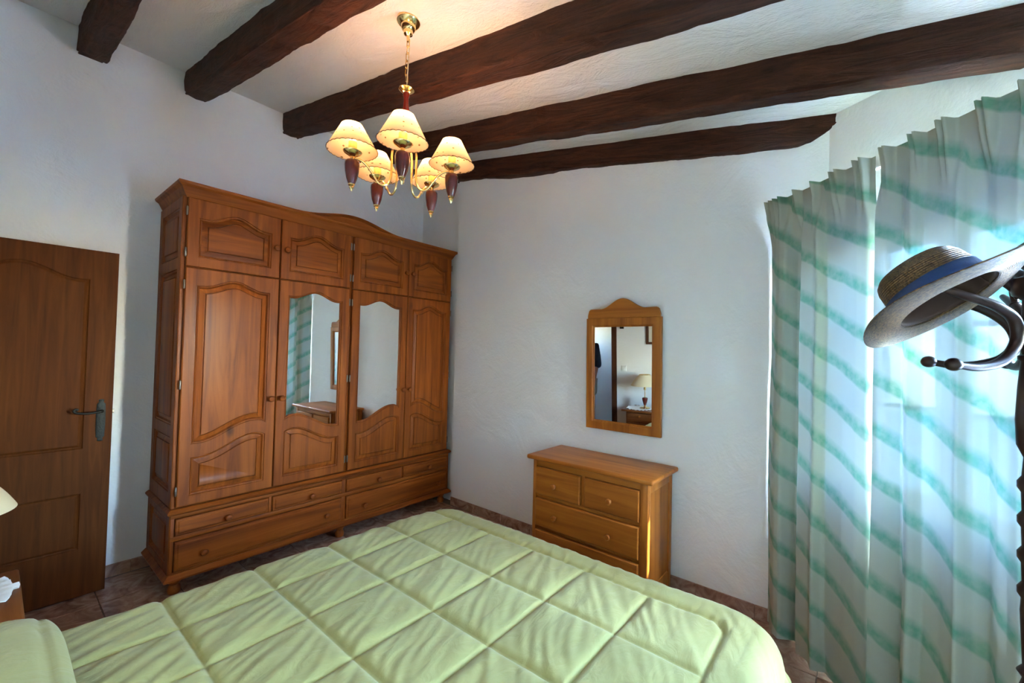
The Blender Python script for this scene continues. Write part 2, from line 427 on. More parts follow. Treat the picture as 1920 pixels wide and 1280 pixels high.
def straw_mat(name, c1, c2):
    mt, n, l, p = newmat(name)
    uv = n.new('ShaderNodeUVMap'); uv.uv_map = 'weave'
    mp = n.new('ShaderNodeMapping'); mp.inputs['Scale'].default_value = (110, 26, 1); l.new(uv.outputs[0], mp.inputs['Vector'])
    nz = n.new('ShaderNodeTexNoise'); nz.inputs['Scale'].default_value = 1.0; nz.inputs['Detail'].default_value = 3; nz.inputs['Distortion'].default_value = 1.0
    l.new(mp.outputs[0], nz.inputs['Vector'])
    r = n.new('ShaderNodeValToRGB'); r.color_ramp.elements[0].position = 0.36; r.color_ramp.elements[0].color = c1
    r.color_ramp.elements[1].position = 0.66; r.color_ramp.elements[1].color = c2
    l.new(nz.outputs['Fac'], r.inputs[0]); l.new(r.outputs[0], p.inputs['Base Color'])
    wv = n.new('ShaderNodeTexWave'); wv.inputs['Scale'].default_value = 1.0; wv.bands_direction = 'Y'; wv.inputs['Distortion'].default_value = 0.6
    m2 = n.new('ShaderNodeMapping'); m2.inputs['Scale'].default_value = (8, 14, 1); l.new(uv.outputs[0], m2.inputs['Vector']); l.new(m2.outputs[0], wv.inputs['Vector'])
    ad = n.new('ShaderNodeMath'); ad.operation = 'ADD'; l.new(wv.outputs['Fac'], ad.inputs[0]); l.new(nz.outputs['Fac'], ad.inputs[1])
    bp = n.new('ShaderNodeBump'); bp.inputs['Strength'].default_value = 0.8; bp.inputs['Distance'].default_value = 0.004
    l.new(ad.outputs[0], bp.inputs['Height']); l.new(bp.outputs[0], p.inputs['Normal'])
    p.inputs['Roughness'].default_value = 0.45
    return mt
M_straw = straw_mat('woven_straw', (0.040, 0.020, 0.007, 1), (0.21, 0.120, 0.042, 1))
M_ribbon = simple('blue_ribbon', (0.010, 0.050, 0.17, 1), 0.5, bump=(120, 0.2))

# ------------------------------------------------------------------ room shell
TH = rad(-0.845)                                   # dresser wall runs slightly off square
def wl(u, d=0.0): return Vector((u * math.cos(TH) + d * math.sin(TH), u * math.sin(TH) - d * math.cos(TH), 0))
XL = -0.085                                        # wardrobe wall
YH = -3.10                                         # head wall
UC = 3.58
WO = wl(UC); WOC = wl(3.50); WA = rad(42.0)
WN = Vector((math.sin(WA), math.cos(WA), 0)); WDR = Vector((math.cos(WA), -math.sin(WA), 0))
WLEN = 2.25
WE = WO + WDR * WLEN
XE = WE.x
def cz(x): return 3.40 - 0.165 * x
TOP = 3.75

def prism(poly, z0, z1, bm=None):
    bm = bm or bmesh.new()
    A = [bm.verts.new((p[0], p[1], z0)) for p in poly]; B = [bm.verts.new((p[0], p[1], z1)) for p in poly]
    n = len(poly)
    for k in range(n): bm.faces.new((A[k], A[(k + 1) % n], B[(k + 1) % n], B[k]))
    bm.faces.new(A[::-1]); bm.faces.new(B); return bm

struct('wall_left', prism([(XL - 0.2, YH - 0.15), (XL, YH - 0.15), (XL, 0.30), (XL - 0.2, 0.30)], 0, TOP), M_wall)
# dresser wall with the recess the wardrobe stands in (step at x = 0.57)
a = wl(0.572); b = wl(UC)
struct('wall_back', prism([(XL, 0.065), (0.572, 0.065), (a.x, a.y), (b.x, b.y), (b.x + 0.15, 0.30), (XL, 0.30)], 0, TOP), M_wall)
# window wall pieces around the opening
W0, W1, WZ0, WZ1, WT = 0.12, 1.62, 0.82, 2.12, 0.26  # opening widened to the right, beyond the view, to brighten the room
def wp(s, n_, z): return WO + WDR * s + WN * n_ + Vector((0, 0, z))
def cp(s, n_, z): return WOC + WDR * s + WN * n_ + Vector((0, 0, z))
def wbox(bm, s0, s1, n0, n1, z0, z1):
    vs = [bm.verts.new(wp(s, n_, z)) for z in (z0, z1) for s, n_ in ((s0, n0), (s1, n0), (s1, n1), (s0, n1))]
    for f in ((3, 2, 1, 0), (4, 5, 6, 7), (0, 1, 5, 4), (1, 2, 6, 5), (2, 3, 7, 6), (3, 0, 4, 7)): bm.faces.new([vs[i] for i in f])
    return bm
bm = bmesh.new()
wbox(bm, -0.02, W0, 0, WT, 0, TOP); wbox(bm, W1, WLEN + 0.1, 0, WT, 0, TOP)
wbox(bm, W0, W1, 0, WT, 0, WZ0); wbox(bm, W0, W1, 0, WT, WZ1, TOP)
struct('wall_window', bm, M_wall)
struct('wall_right', prism([(XE, YH - 0.15), (XE + 0.2, YH - 0.15), (XE + 0.2, WE.y + 0.1), (XE, WE.y + 0.02)], 0, TOP), M_wall)
def portal(name, loc, normal, sx, sy):
    pd = bpy.data.lights.new(name, 'AREA'); pd.shape = 'RECTANGLE'; pd.size = sx; pd.size_y = sy; pd.cycles.is_portal = True
    po = bpy.data.objects.new(name, pd); C.objects.link(po); po.location = loc
    po.rotation_euler = Vector(normal).to_track_quat('-Z', 'Z').to_euler(); return po
portal('window_daylight', wp((W0 + W1) / 2, 0.12, (WZ0 + WZ1) / 2), -WN, W1 - W0, WZ1 - WZ0)
# head wall with the doorway
DX0, DX1, DZ = -0.02, 0.675, 2.06
bm = bmesh.new()
box(bm, XL, DX0, YH - 0.15, YH, 0, TOP); box(bm, DX1, XE, YH - 0.15, YH, 0, TOP); box(bm, DX0, DX1, YH - 0.15, YH, DZ, TOP)
struct('wall_head', bm, M_wall)
# ceiling, gently uneven, falling towards the window side
bm = bmesh.new(); nx, ny = 60, 40; G = []
for j in range(ny + 1):
    row = []
    for i in range(nx + 1):
        x = XL - 0.2 + (XE + 0.4 - XL) * i / nx; y = YH - 0.15 + (0.3 - YH + 0.15) * j / ny
        row.append(bm.verts.new((x, y, cz(x) + 0.012 * noise.noise(Vector((x * 1.3, y * 1.7, 3.1))))))
    G.append(row)
for j in range(ny):
    for i in range(nx): bm.faces.new((G[j][i], G[j + 1][i], G[j + 1][i + 1], G[j][i + 1]))
ex = bmesh.ops.extrude_face_region(bm, geom=bm.faces[:])
for v in [g for g in ex['geom'] if isinstance(g, bmesh.types.BMVert)]: v.co.z += 0.25
struct('ceiling', bm, M_ceil, smooth=True, ang=60)

# floor with single tiles
floor = struct('floor', prism([(XL - 0.2, -4.6), (XE + 0.2, -4.6), (XE + 0.2, 0.5), (XL - 0.2, 0.5)], -0.10, -0.004), M_grout)
TS = 0.33
tme = mesh_of(nbox(0.002, TS - 0.002, 0.002, TS - 0.002, -0.012, 0.0, bev=0.0015, seg=1), 'tile'); tme.materials.append(M_tile)
for i in range(16):
    for j in range(-10, 1):
        x, y = XL + 0.02 + i * TS, -0.02 + (j - 1) * TS
        if x > XE: continue
        q = Vector((x + TS / 2, y + TS / 2, 0)) - WO
        if q.dot(WN) > 0.20: continue
        obj('tile', tme, M_tile, floor, loc=(x, y, 0))
# baseboards made of tile strips
def baseboard(name, p0, p1, inward, step=0.33, h=0.078, t=0.010):
    p0, p1, inward = Vector(p0), Vector(p1), Vector(inward)
    L = (p1 - p0).length; d = (p1 - p0) / L
    ang = math.atan2(d.y, d.x)
    root = None; n = max(1, round(L / step)); st = L / n
    sgn = 1 if d.cross(inward).z > 0 else -1
    me = mesh_of(nbox(0.0008, st - 0.0008, min(0, sgn * t), max(0, sgn * t), 0, h, bev=0.0015, seg=1), 'tile'); me.materials.append(M_tile)
    bed = struct(name, nbox(0, L, min(0, sgn * t * 0.5), max(0, sgn * t * 0.5), 0, h - 0.004), M_grout)
    bed.location = p0; bed.rotation_euler = (0, 0, ang)
    for k in range(n): obj('tile', me, M_tile, bed, loc=(k * st, 0, 0))
    return bed
baseboard('baseboard_back', wl(0.575), wl(UC), (0, -1, 0))
baseboard('baseboard_left', (XL, YH, 0), (XL, 0.06, 0), (1, 0, 0))
baseboard('baseboard_window', WO, WE, -WN)
baseboard('baseboard_head', (DX1 + 0.09, YH, 0), (XE, YH, 0), (0, 1, 0))
# hallway behind the doorway
bm = prism([(-1.3, -4.45), (1.9, -4.45), (1.9, -4.30), (0.06, -4.30), (0.06, -4.24), (-1.3, -4.24)], 0, 2.7)
box(bm, 1.9, 2.0, -4.45, YH - 0.15, 0, 2.7)
box(bm, -1.4, -1.3, -4.45, YH - 0.15, 0, 1.5); box(bm, -1.4, -1.3, -4.45, YH - 0.15, 1.8, 2.7); box(bm, -1.4, -1.3, -4.45, -3.9, 1.5, 1.8); box(bm, -1.4, -1.3, -3.68, YH - 0.15, 1.5, 1.8)  # unseen end wall, small opening added and sized to set the hall's light
box(bm, -1.3, XL - 0.2, YH - 0.15, YH - 0.05, 0, 2.7)
struct('wall_hall', bm, M_wall)
struct('ceiling_hall', prism([(-1.3, -4.45), (1.9, -4.45), (1.9, YH - 0.15), (-1.3, YH - 0.15)], 2.6, 2.7), M_wall)
struct('floor_hall', prism([(-1.6, -4.6), (XL - 0.2, -4.6), (XL - 0.2, YH - 0.15), (-1.6, YH - 0.15)], -0.10, 0.0), M_tile)
struct('ground_outside', prism([(3.0, -14), (22, -14), (22, 16), (-6, 16), (-6, 0.6), (3.0, 0.6)], -0.35, -0.25), simple('pale_bounce_ground', (0.55, 0.56, 0.55, 1), 0.9, var=0.15, vscale=2))  # unseen ground, added pale to bounce daylight up into the room

# beams
def beam(yc, x0, x1, wdt, dep, seed, label, bend=0.0, tip=None):
    bm = bmesh.new(); n = 130; rings = []; K = 28; bth = math.atan(0.165); bc = math.cos(bth)
    for i in range(n + 1):
        f = i / n; x = x0 + (x1 - x0) * f
        w_ = wdt * (1 + 0.10 * noise.noise(Vector((x * 1.4, seed, 0)))); d_ = dep * (1 + 0.10 * noise.noise(Vector((x * 1.1, seed + 9, 0))))
        yo = yc + bend * math.sin(math.pi * f) + 0.012 * noise.noise(Vector((x * 0.9, seed + 4, 0)))
        if tip and x > tip[0]: d_ *= max(0.35, 1 - ((x - tip[0]) / (x1 - tip[0])) ** 2 * tip[1])
        ring = []
        for k in range(K):
            a = 2 * math.pi * k / K; ca, sa = math.cos(a), math.sin(a)
            pw = 0.26
            yy = math.copysign(abs(ca) ** pw, ca) * w_ / 2; zz = math.copysign(abs(sa) ** pw, sa)
            zl = (zz * (d_ + 0.03) / 2) - (d_ - 0.03) / 2
            q = Vector((x * 5, yy * 26, zl * 26 + seed * 3))
            dsp = 0.008 * noise.noise(q) + 0.004 * noise.noise(q * 3.1) - 0.010 * max(0, 0.06 - abs(noise.noise(Vector((x * 1.1, a * 1.5 + seed, 0))))) / 0.06
            ring.append(bm.verts.new((x / bc, yo + yy + dsp * ca, zl + dsp * sa)))
        rings.append(ring)
    for A, B in zip(rings, rings[1:]):
        for k in range(K): bm.faces.new((A[k], A[(k + 1) % K], B[(k + 1) % K], B[k]))
    bm.faces.new(rings[0][::-1]); bm.faces.new(rings[-1])
    o = obj('timber_beam', bm, M_beam, ang=50); o.location = (0, 0, 3.40); o.rotation_euler = (0, bth, 0)
    return tag(o, label, 'beam', 'ceiling beams')
beam(-2.43, XL - 0.05, XE, 0.125, 0.165, 1.3, 'dark timber ceiling beam above the door, leftmost of the five')
beam(-1.91, XL - 0.05, XE, 0.130, 0.165, 2.7, 'dark timber ceiling beam left of the chandelier rose')
beam(-1.285, XL - 0.05, 4.95, 0.130, 0.165, 4.1, 'dark timber ceiling beam just behind the chandelier, lit orange')
beam(-0.62, XL - 0.05, 4.20, 0.125, 0.165, 5.6, 'long dark ceiling beam, second nearest to the mirror wall')
beam(-0.020, XL - 0.02, 3.66, 0.130, 0.160, 7.9, 'dark ceiling beam along the mirror wall with a rounded cut end', tip=(3.40, 0.9))

# ------------------------------------------------------------------ windows, rail and curtains
FD = (0.02, 0.075)
bm = bmesh.new()
wbox(bm, W0, W1, *FD, WZ0, WZ0 + 0.05); wbox(bm, W0, W1, *FD, WZ1 - 0.05, WZ1)
wbox(bm, W0, W0 + 0.05, *FD, WZ0 + 0.05, WZ1 - 0.05); wbox(bm, W1 - 0.05, W1, *FD, WZ0 + 0.05, WZ1 - 0.05)
win = struct('window_1', bm, M_white)
for s0, s1 in ((W0 + 0.05, 0.55), (0.55, 1.10), (1.10, W1 - 0.05)):  # last sash added out of view and left uncurtained for more daylight
    bm = bmesh.new(); d = (0.03, 0.085); z0, z1 = WZ0 + 0.05, WZ1 - 0.05
    wbox(bm, s0, s0 + 0.055, *d, z0, z1); wbox(bm, s1 - 0.055, s1, *d, z0, z1)
    wbox(bm, s0 + 0.055, s1 - 0.055, *d, z0, z0 + 0.06); wbox(bm, s0 + 0.055, s1 - 0.055, *d, z1 - 0.06, z1)
    sash = struct('sash', bm, M_white, win)
    zz = z0 + 0.06; step = (z1 - z0 - 0.12) / 3
    for k in range(3):
        obj('pane', wbox(bmesh.new(), s0 + 0.055, s1 - 0.055, 0.055, 0.059, zz + k * step, zz + (k + 1) * step), M_glass, sash, smooth=False)
        if k: obj('glazing_bar', wbox(bmesh.new(), s0 + 0.055, s1 - 0.055, 0.045, 0.072, zz + k * step - 0.012, zz + k * step + 0.012), M_white, sash, smooth=False)
struct('window_sill', wbox(bmesh.new(), W0 - 0.0, W1 + 0.0, -0.015, WT + 0.03, WZ0 - 0.03, WZ0), M_white, win)

CO = -0.15                                        # curtain plane, in front of the wall
rail = thing('curtain_rail', 'white flat curtain rail glimpsed between the two curtain tops', 'curtain rail', tuple(wp(0, 0, 2.3)))
def rl(bm):
    for v in bm.verts: v.co -= Vector(rail.location)
    return bm
obj('track', rl(wbox(bmesh.new(), -0.17, 1.89, CO - 0.0475, CO - 0.0235, 2.318, 2.350)), M_white, rail, smooth=False)
for s in (0.05, 0.95, 1.85):
    obj('bracket', rl(wbox(bmesh.new(), s - 0.012, s + 0.012, CO - 0.0235, 0.0, 2.325, 2.345)), M_steel, rail, smooth=False)

def curtain(s0, s1, ctrl, seed, label, zb=0.028, zt=2.372, flare=0.03, pleats=None, full=1.35):
    ds = 0.006; ns = int((s1 - s0) / ds); nz_ = 96
    cs = np.array([c[0] for c in ctrl]); co_ = np.array([c[1] for c in ctrl])
    fine = np.linspace(s0 - 0.05, s1 + 0.05, 900); fo = np.interp(fine, cs, co_)
    k = np.exp(-np.linspace(-2.5, 2.5, 13) ** 2); k /= k.sum(); fo = np.convolve(np.pad(fo, 6, 'edge'), k, 'valid')
    verts, uvs, faces = [], [], []
    arc = np.concatenate([[0], np.cumsum(np.hypot(np.diff(fine), np.diff(fo) * 1.0))])
    for j in range(nz_ + 1):
        z = zb + (zt - zb) * j / nz_
        hd = min(1, max(0, (z - 2.10) / 0.20)); hd = hd * hd * (3 - 2 * hd)      # 1 in the gathered heading
        low = 1 - (z - zb) / (zt - zb)
        for i in range(ns + 1):
            s = s0 + (s1 - s0) * i / ns
            f = float(np.interp(s, fine, fo)) * (0.75 + 0.35 * low)
            pl_ = 0.0
            if pleats:
                for pc in pleats:
                    d = abs(s - pc) / 0.017
                    if d < 1: pl_ = max(pl_, (1 - d * d) ** 2)
            top = 0.006 + 0.042 * pl_ * (0.8 + 0.4 * max(0, (z - 2.3) / 0.07))
            off = f * (1 - hd) + top * hd
            off += 0.006 * noise.noise(Vector((s * 7, z * 1.6, seed))) + 0.003 * noise.noise(Vector((s * 18, z * 4, seed)))
            ss = s + (s - (s0 + s1) / 2) / (s1 - s0) * flare * low + 0.006 * low * math.sin(z * 3 + seed)
            sag = 0.012 * math.sin(s * 31 + seed) * low ** 3 if low > 0.5 else 0
            if j == nz_: sag = -0.006 * (1 - pl_)
            pv = cp(ss, CO - off, z + sag); pv.y = min(pv.y, pv.x * math.tan(TH) - 0.004 - (0.014 if z < 0.09 else 0)); verts.append(pv); uvs.append((float(np.interp(s, fine, arc)) * full, z))
    for j in range(nz_):
        for i in range(ns):
            a = j * (ns + 1) + i; faces.append((a, a + 1, a + ns + 2, a + ns + 1))
    me = bpy.data.meshes.new('curtain'); me.from_pydata([tuple(v) for v in verts], [], faces)
    ul = me.uv_layers.new(name='cloth')
    for lp in me.loops: ul.data[lp.index].uv = uvs[lp.vertex_index]
    for p in me.polygons: p.use_smooth = True
    me.materials.append(M_curt)
    return tag(obj('curtain', me, M_curt), label, 'curtain', 'striped curtains')
curtain(-0.135, 0.497, [(-0.2, -0.03), (-0.135, -0.03), (-0.10, -0.01), (-0.05, 0.03), (0.0, 0.055), (0.03, 0.05), (0.045, -0.03), (0.095, -0.035), (0.12, 0.03), (0.20, 0.035), (0.235, 0.055), (0.25, -0.005), (0.34, 0.0), (0.42, 0.02), (0.47, 0.02), (0.515, -0.02), (0.7, -0.02)], 2.0,
        'sheer green-striped curtain next to the mirror wall', pleats=[-0.105, -0.075, -0.045, -0.01, 0.09, 0.20, 0.31, 0.34, 0.43, 0.46])
curtain(0.528, 1.13, [(0.4, 0.05), (0.528, 0.05), (0.56, 0.03), (0.60, -0.02), (0.64, 0.03), (0.665, 0.045), (0.68, -0.005), (0.75, 0.01), (0.80, 0.035), (0.82, 0.05), (0.835, 0.0), (0.87, -0.02), (0.92, 0.03), (0.985, 0.055), (1.0, 0.0), (1.08, -0.02), (1.16, 0.05), (1.2, 0.0), (1.3, 0.05), (1.4, -0.02), (1.5, 0.05), (1.6, -0.02), (1.7, 0.04), (1.9, 0)], 5.0,
        'wide sheer green-striped curtain behind the straw hat and coat stand', pleats=[0.55, 0.565, 0.66, 0.68, 0.76, 0.78, 0.88, 0.90, 0.99, 1.01, 1.10, 1.2, 1.3, 1.4, 1.5, 1.6, 1.7])

# ------------------------------------------------------------------ wardrobe
XF = 0.490
war = thing('wardrobe', 'large four-door pine wardrobe with two mirrored doors and drawers', 'wardrobe', (0.20, -1.03, 0))
WOFF = Vector(war.location)
def MW(x0=XF): return lambda u, v, d: (x0 + d - WOFF.x, u - WOFF.y, v - WOFF.z)
def wb(*a, bev=0.003, seg=2):
    bm = nbox(*a, bev=bev, seg=seg)
    for v in bm.verts: v.co -= WOFF
    return bm
WL, WR = -2.078, 0.010
WBK = XL + 0.012
obj('carcass', wb(WBK, 0.462, WL + 0.022, WR, 0.51, 2.395), M_wv, war)
# framed left side: rails, stiles and raised panels
def MS(u, v, d): return (u - WOFF.x, WL - d - WOFF.y, v)      # u = depth axis x, facing -y
sh = [rect(0.0, 0.40, 2.02, 2.33), rect(0.0, 0.40, 1.0, 1.95), rect(0.0, 0.40, 0.60, 0.93)]
obj('side_frame', frame_bm((WBK, 0.466, 0.512, 2.392), sh, MS), M_wv, war)
for h in sh: obj('side_panel', field_bm(h, MS), M_wv, war)
# lower chest
obj('lower_case', wb(WBK, 0.470, WL + 0.018, WR + 0.010, 0.125, 0.480), M_wh, war)
sh2 = [rect(0.0, 0.41, 0.17, 0.44)]
obj('lower_side_frame', frame_bm((WBK, 0.482, 0.128, 0.478), sh2, lambda u, v, d: (u - WOFF.x, WL - 0.004 - d - WOFF.y, v)), M_wv, war)
obj('lower_side_panel', field_bm(sh2[0], lambda u, v, d: (u - WOFF.x, WL - 0.004 - d - WOFF.y, v)), M_wv, war)
# face frame of the lower chest
def fr(name, u0, u1, v0, v1, d=0.487, mat=None): obj(name, wb(0.46, d, u0, u1, v0, v1, bev=0.002), mat or M_wh, war)
fr('top_rail', WL, WR + 0.01, 0.455, 0.482); fr('middle_rail', WL, WR + 0.01, 0.322, 0.350); fr('bottom_rail', WL, WR + 0.01, 0.122, 0.140)
for u0, u1 in ((WL, -2.060), (-1.049, -1.018), (0.000, WR + 0.01)): fr('stile', u0, u1, 0.125, 0.478, 0.486, M_wv)
for u0, u1 in ((-1.560, -1.542), (-0.515, -0.500)): fr('stile', u0, u1, 0.345, 0.46, 0.485, M_wv)
# horizontal mouldings running round front and left side
def moulding(name, prof, y0, y1, xb=WBK, parent=war, off=WOFF, mat=None, xf=XF):
    """prof: list of (out, z); wraps left side, front and right end"""
    bm = bmesh.new(); R = []
    for o, z in prof:
        R.append([bm.verts.new(Vector(p) - off) for p in ((xb, y0 - o, z), (xf + o, y0 - o, z), (xf + o, y1 + o, z), (xb, y1 + o, z))])
    for A, B in zip(R, R[1:]):
        for k in range(4): bm.faces.new((A[k], A[(k + 1) % 4], B[(k + 1) % 4], B[k]))
    bm.faces.new(R[0][::-1]); bm.faces.new(R[-1])
    return obj(name, bm, mat or M_wh, parent, ang=25)
moulding('waist_moulding', [(0.0, 0.476), (0.010, 0.480), (0.018, 0.488), (0.020, 0.498), (0.012, 0.506), (0.004, 0.512)], WL, WR + 0.005)
moulding('base_moulding', [(0.008, 0.092), (0.026, 0.096), (0.028, 0.106), (0.018, 0.116), (0.006, 0.128)], WL, WR + 0.008)
moulding('cornice', [(-0.012, 2.385), (-0.006, 2.392), (0.004, 2.412), (0.012, 2.428), (0.018, 2.440), (0.034, 2.452), (0.038, 2.462), (0.036, 2.469)], WL + 0.004, WR - 0.004)
# arched crest on the cornice
def crest_top(t): return 2.462 + 0.066 * bell(t, 1.0)
n = 40; yA, yB = -1.46, -0.60
out = [(yA, 2.44), (yB, 2.44)] + [(yB + (yA - yB) * k / n, crest_top(k / n)) for k in range(n + 1)]
bm = bmesh.new(); loops_to_bm(bm, [(out, -0.03), (out, 0.0)], MW(0.500), cap=True, close0=True); obj('crest', bm, M_wh, war, ang=25)
bm = bmesh.new(); pr = [(0.0, -0.030), (0.0, 0.012), (0.012, 0.036), (0.018, 0.036), (0.018, -0.030)]; rings = []
for k in range(n + 1):
    y = yA + (yB - yA) * k / n; z = crest_top(k / n) - 0.010
    rings.append([bm.verts.new((XF + o - WOFF.x, y - WOFF.y, z + h)) for h, o in pr])
for A, B in zip(rings, rings[1:]):
    for k in range(5): bm.faces.new((A[k], A[(k + 1) % 5], B[(k + 1) % 5], B[k]))
bm.faces.new(rings[0][::-1]); bm.faces.new(rings[-1]); obj('crest_moulding', bm, M_wh, war, ang=25)
# feet
ft = mesh_of(lathe([(0.020, 0.0), (0.030, 0.004), (0.034, 0.025), (0.028, 0.045), (0.022, 0.055), (0.030, 0.066), (0.036, 0.080), (0.036, 0.096)], 20), 'foot')
ft.materials.append(M_wv)
for y in (-2.04, -1.034, -0.03):
    for x in (0.445, 0.02): obj('foot', ft, M_wv, war, loc=(x - WOFF.x, y - WOFF.y, 0))
# knobs and hinges
kn = mesh_of(lathe([(0.008, 0.0), (0.008, 0.012), (0.012, 0.016), (0.019, 0.022), (0.020, 0.029), (0.016, 0.036), (0.008, 0.039), (0.0, 0.040)], 18, axis='x'), 'knob'); kn.materials.append(M_wh)
hg = mesh_of(lathe([(0.0, -0.030), (0.003, -0.028), (0.0055, -0.022), (0.0055, 0.022), (0.003, 0.028), (0.0, 0.030)], 10), 'hinge'); hg.materials.append(M_steel)
def knob(par, y, z, x=XF): obj('knob', kn, M_wh, par, loc=(x - WOFF.x, y - WOFF.y, z))
def hinge(par, y, z): obj('hinge', hg, M_steel, par, loc=(XF - 0.002 - WOFF.x, y - WOFF.y, z))
E_ = [-2.059, -1.543, -1.024, -0.500, -0.005]
def gl(t):   # lower edge of the tall panels: rises towards the meeting edge (t = 1)
    x = min(1, max(0, (t - 0.10) / 0.72)); x = x * x * (3 - 2 * x); return 0.888 + 0.108 * x - 0.022 * max(0, (t - 0.85) / 0.15) ** 2
for i in range(4):
    u0, u1 = E_[i] + 0.003, E_[i + 1] - 0.003
    if i == 1: u1 -= 0.012
    if i == 2: u0 += 0.010
    left = i % 2 == 0
    f = (lambda t: gl(t)) if left else (lambda t: gl(1 - t))
    # upper door
    h = arched(u0 + 0.055, u1 - 0.055, 2.026, 2.268, 0.058)
    dr = obj('upper_door', frame_bm((u0, u1, 1.967, 2.384), [h], MW()), M_wv, war, ang=14)
    obj('panel', field_bm(h, MW()), M_wh, dr, ang=14)
    ky = u1 - 0.030 if left else u0 + 0.030
    knob(dr, ky, 2.170)
    hy = u0 - 0.004 if left else u1 + 0.004
    hinge(dr, hy, 2.30); hinge(dr, hy, 2.05)
    # lower door
    hu = arched(u0 + 0.055, u1 - 0.055, 0, 1.856, 0.052, bottom=f)
    hl = wavetop(u0 + 0.055, u1 - 0.055, 0.578, lambda t: f(t) - 0.078)
    dr = obj('lower_door', frame_bm((u0, u1, 0.522, 1.960), [hu, hl], MW()), M_wv, war, ang=14)
    if i in (0, 3): obj('panel', field_bm(hu, MW()), M_wv, dr, ang=14)
    else:
        bm = bmesh.new(); q = offset_poly(hu, 0.010); loops_to_bm(bm, [(q, -0.020), (q, -0.0150)], MW(), cap=True, close0=True)
        obj('mirror_pane', bm, M_mirror, dr, smooth=False, label='arched mirror pane')
    obj('panel', field_bm(hl, MW()), M_wv, dr, ang=14)
    knob(dr, ky, 1.132)
    for z in (1.855, 1.25, 0.615): hinge(dr, hy, z)
# drawers
def drawer(u0, u1, v0, v1, ks):
    bm = bmesh.new(); o = rect(u0 + 0.003, u1 - 0.003, v0 + 0.003, v1 - 0.003)
    loops_to_bm(bm, [(o, -0.02), (o, 0.002), (offset_poly(o, 0.004), 0.006), (offset_poly(o, 0.012), 0.007), (offset_poly(o, 0.018), 0.012)], MW(), cap=True, close0=True)
    d = obj('drawer', bm, M_wh, war, ang=20)
    for y, z in ks: knob(d, y, z, XF + 0.012)
for u0, u1, y in ((-2.059, -1.561, -1.800), (-1.541, -1.050, -1.287), (-1.016, -0.516, -0.748), (-0.499, 0.000, -0.236)): drawer(u0, u1, 0.351, 0.454, [(y, 0.398)])
drawer(-2.059, -1.050, 0.141, 0.321, [(-1.918, 0.222), (-1.176, 0.222)])
drawer(-1.016, 0.000, 0.141, 0.321, [(-0.870, 0.218), (-0.122, 0.220)])

# ------------------------------------------------------------------ dresser (local frame: x along wall, -y into the room)
dp = wl(2.342, 0.03)
dre = thing('dresser', 'small pine chest of drawers under the wall mirror', 'dresser', (dp.x, dp.y, 0), (0, 0, TH))
U = 2.342
def db(u0, u1, d0, d1, z0, z1, bev=0.003, seg=2): return nbox(u0 - U, u1 - U, -d1 + 0.03, -d0 + 0.03, z0, z1, bev=bev, seg=seg)
obj('top', db(1.8817, 2.8029, 0.029 + 0.002, 0.4421, 0.757, 0.786, bev=0.010, seg=4), M_ph, dre)
obj('carcass', db(1.935, 2.742, 0.04, 0.388, 0.10, 0.757), M_pv, dre)
FDp = 0.408
def dfr(nm, u0, u1, z0, z1, mat, d=FDp): obj(nm, db(u0, u1, 0.37, d, z0, z1, bev=0.002), mat, dre)
dfr('post', 1.918, 1.944, 0.0, 0.757, M_pv); dfr('post', 2.716, 2.7635, 0.0, 0.757, M_pv)
dfr('rail', 1.94, 2.72, 0.712, 0.757, M_ph, 0.403); dfr('rail', 1.94, 2.72, 0.498, 0.522, M_ph, 0.400); dfr('rail', 1.94, 2.72, 0.285, 0.306, M_ph, 0.400)
dfr('rail', 1.94, 2.72, 0.06, 0.093, M_ph, 0.400); dfr('rail', 2.309, 2.336, 0.52, 0.715, M_pv, 0.400)
for u0, u1 in ((1.918, 1.948), (2.733, 2.7635)):
    obj('post', db(u0, u1, 0.032, 0.075, 0.0, 0.757, bev=0.002), M_pv, dre)
    obj('side_rail', db(u0 + 0.004, u1 - 0.004, 0.07, 0.375, 0.69, 0.757, bev=0.001), M_pv, dre)
    obj('side_rail', db(u0 + 0.004, u1 - 0.004, 0.07, 0.375, 0.06, 0.13, bev=0.001), M_pv, dre)
    obj('side_panel', db(u0 + 0.010, u1 - 0.010, 0.07, 0.375, 0.12, 0.70, bev=0.001), M_pv, dre)
kd = mesh_of(lathe([(0.008, 0.0), (0.008, -0.010), (0.012, -0.014), (0.018, -0.020), (0.019, -0.027), (0.014, -0.034), (0.0, -0.036)], 18, axis='y'), 'knob'); kd.materials.append(M_ph)
def ddraw(u0, u1, z0, z1, ks):
    bm = bmesh.new(); o = rect(u0, u1, z0, z1)
    loops_to_bm(bm, [(o, -0.02), (o, 0.008), (offset_poly(o, 0.006), 0.014)], lambda u, v, d: (u - U, -FDp + 0.03 - d + 0.004, v), cap=True, close0=True)
    d = obj('drawer', bm, M_ph, dre, ang=20)
    for u, z in ks: obj('knob', kd, M_ph, d, loc=(u - U, -FDp + 0.03 - 0.010, z))
ddraw(1.948, 2.306, 0.524, 0.706, [(2.113, 0.606)]); ddraw(2.339, 2.712, 0.524, 0.706, [(2.527, 0.607)])
ddraw(1.948, 2.712, 0.308, 0.494, [(2.122, 0.400), (2.524, 0.396)])
ddraw(1.948, 2.712, 0.096, 0.282, [(2.122, 0.190), (2.524, 0.190)])

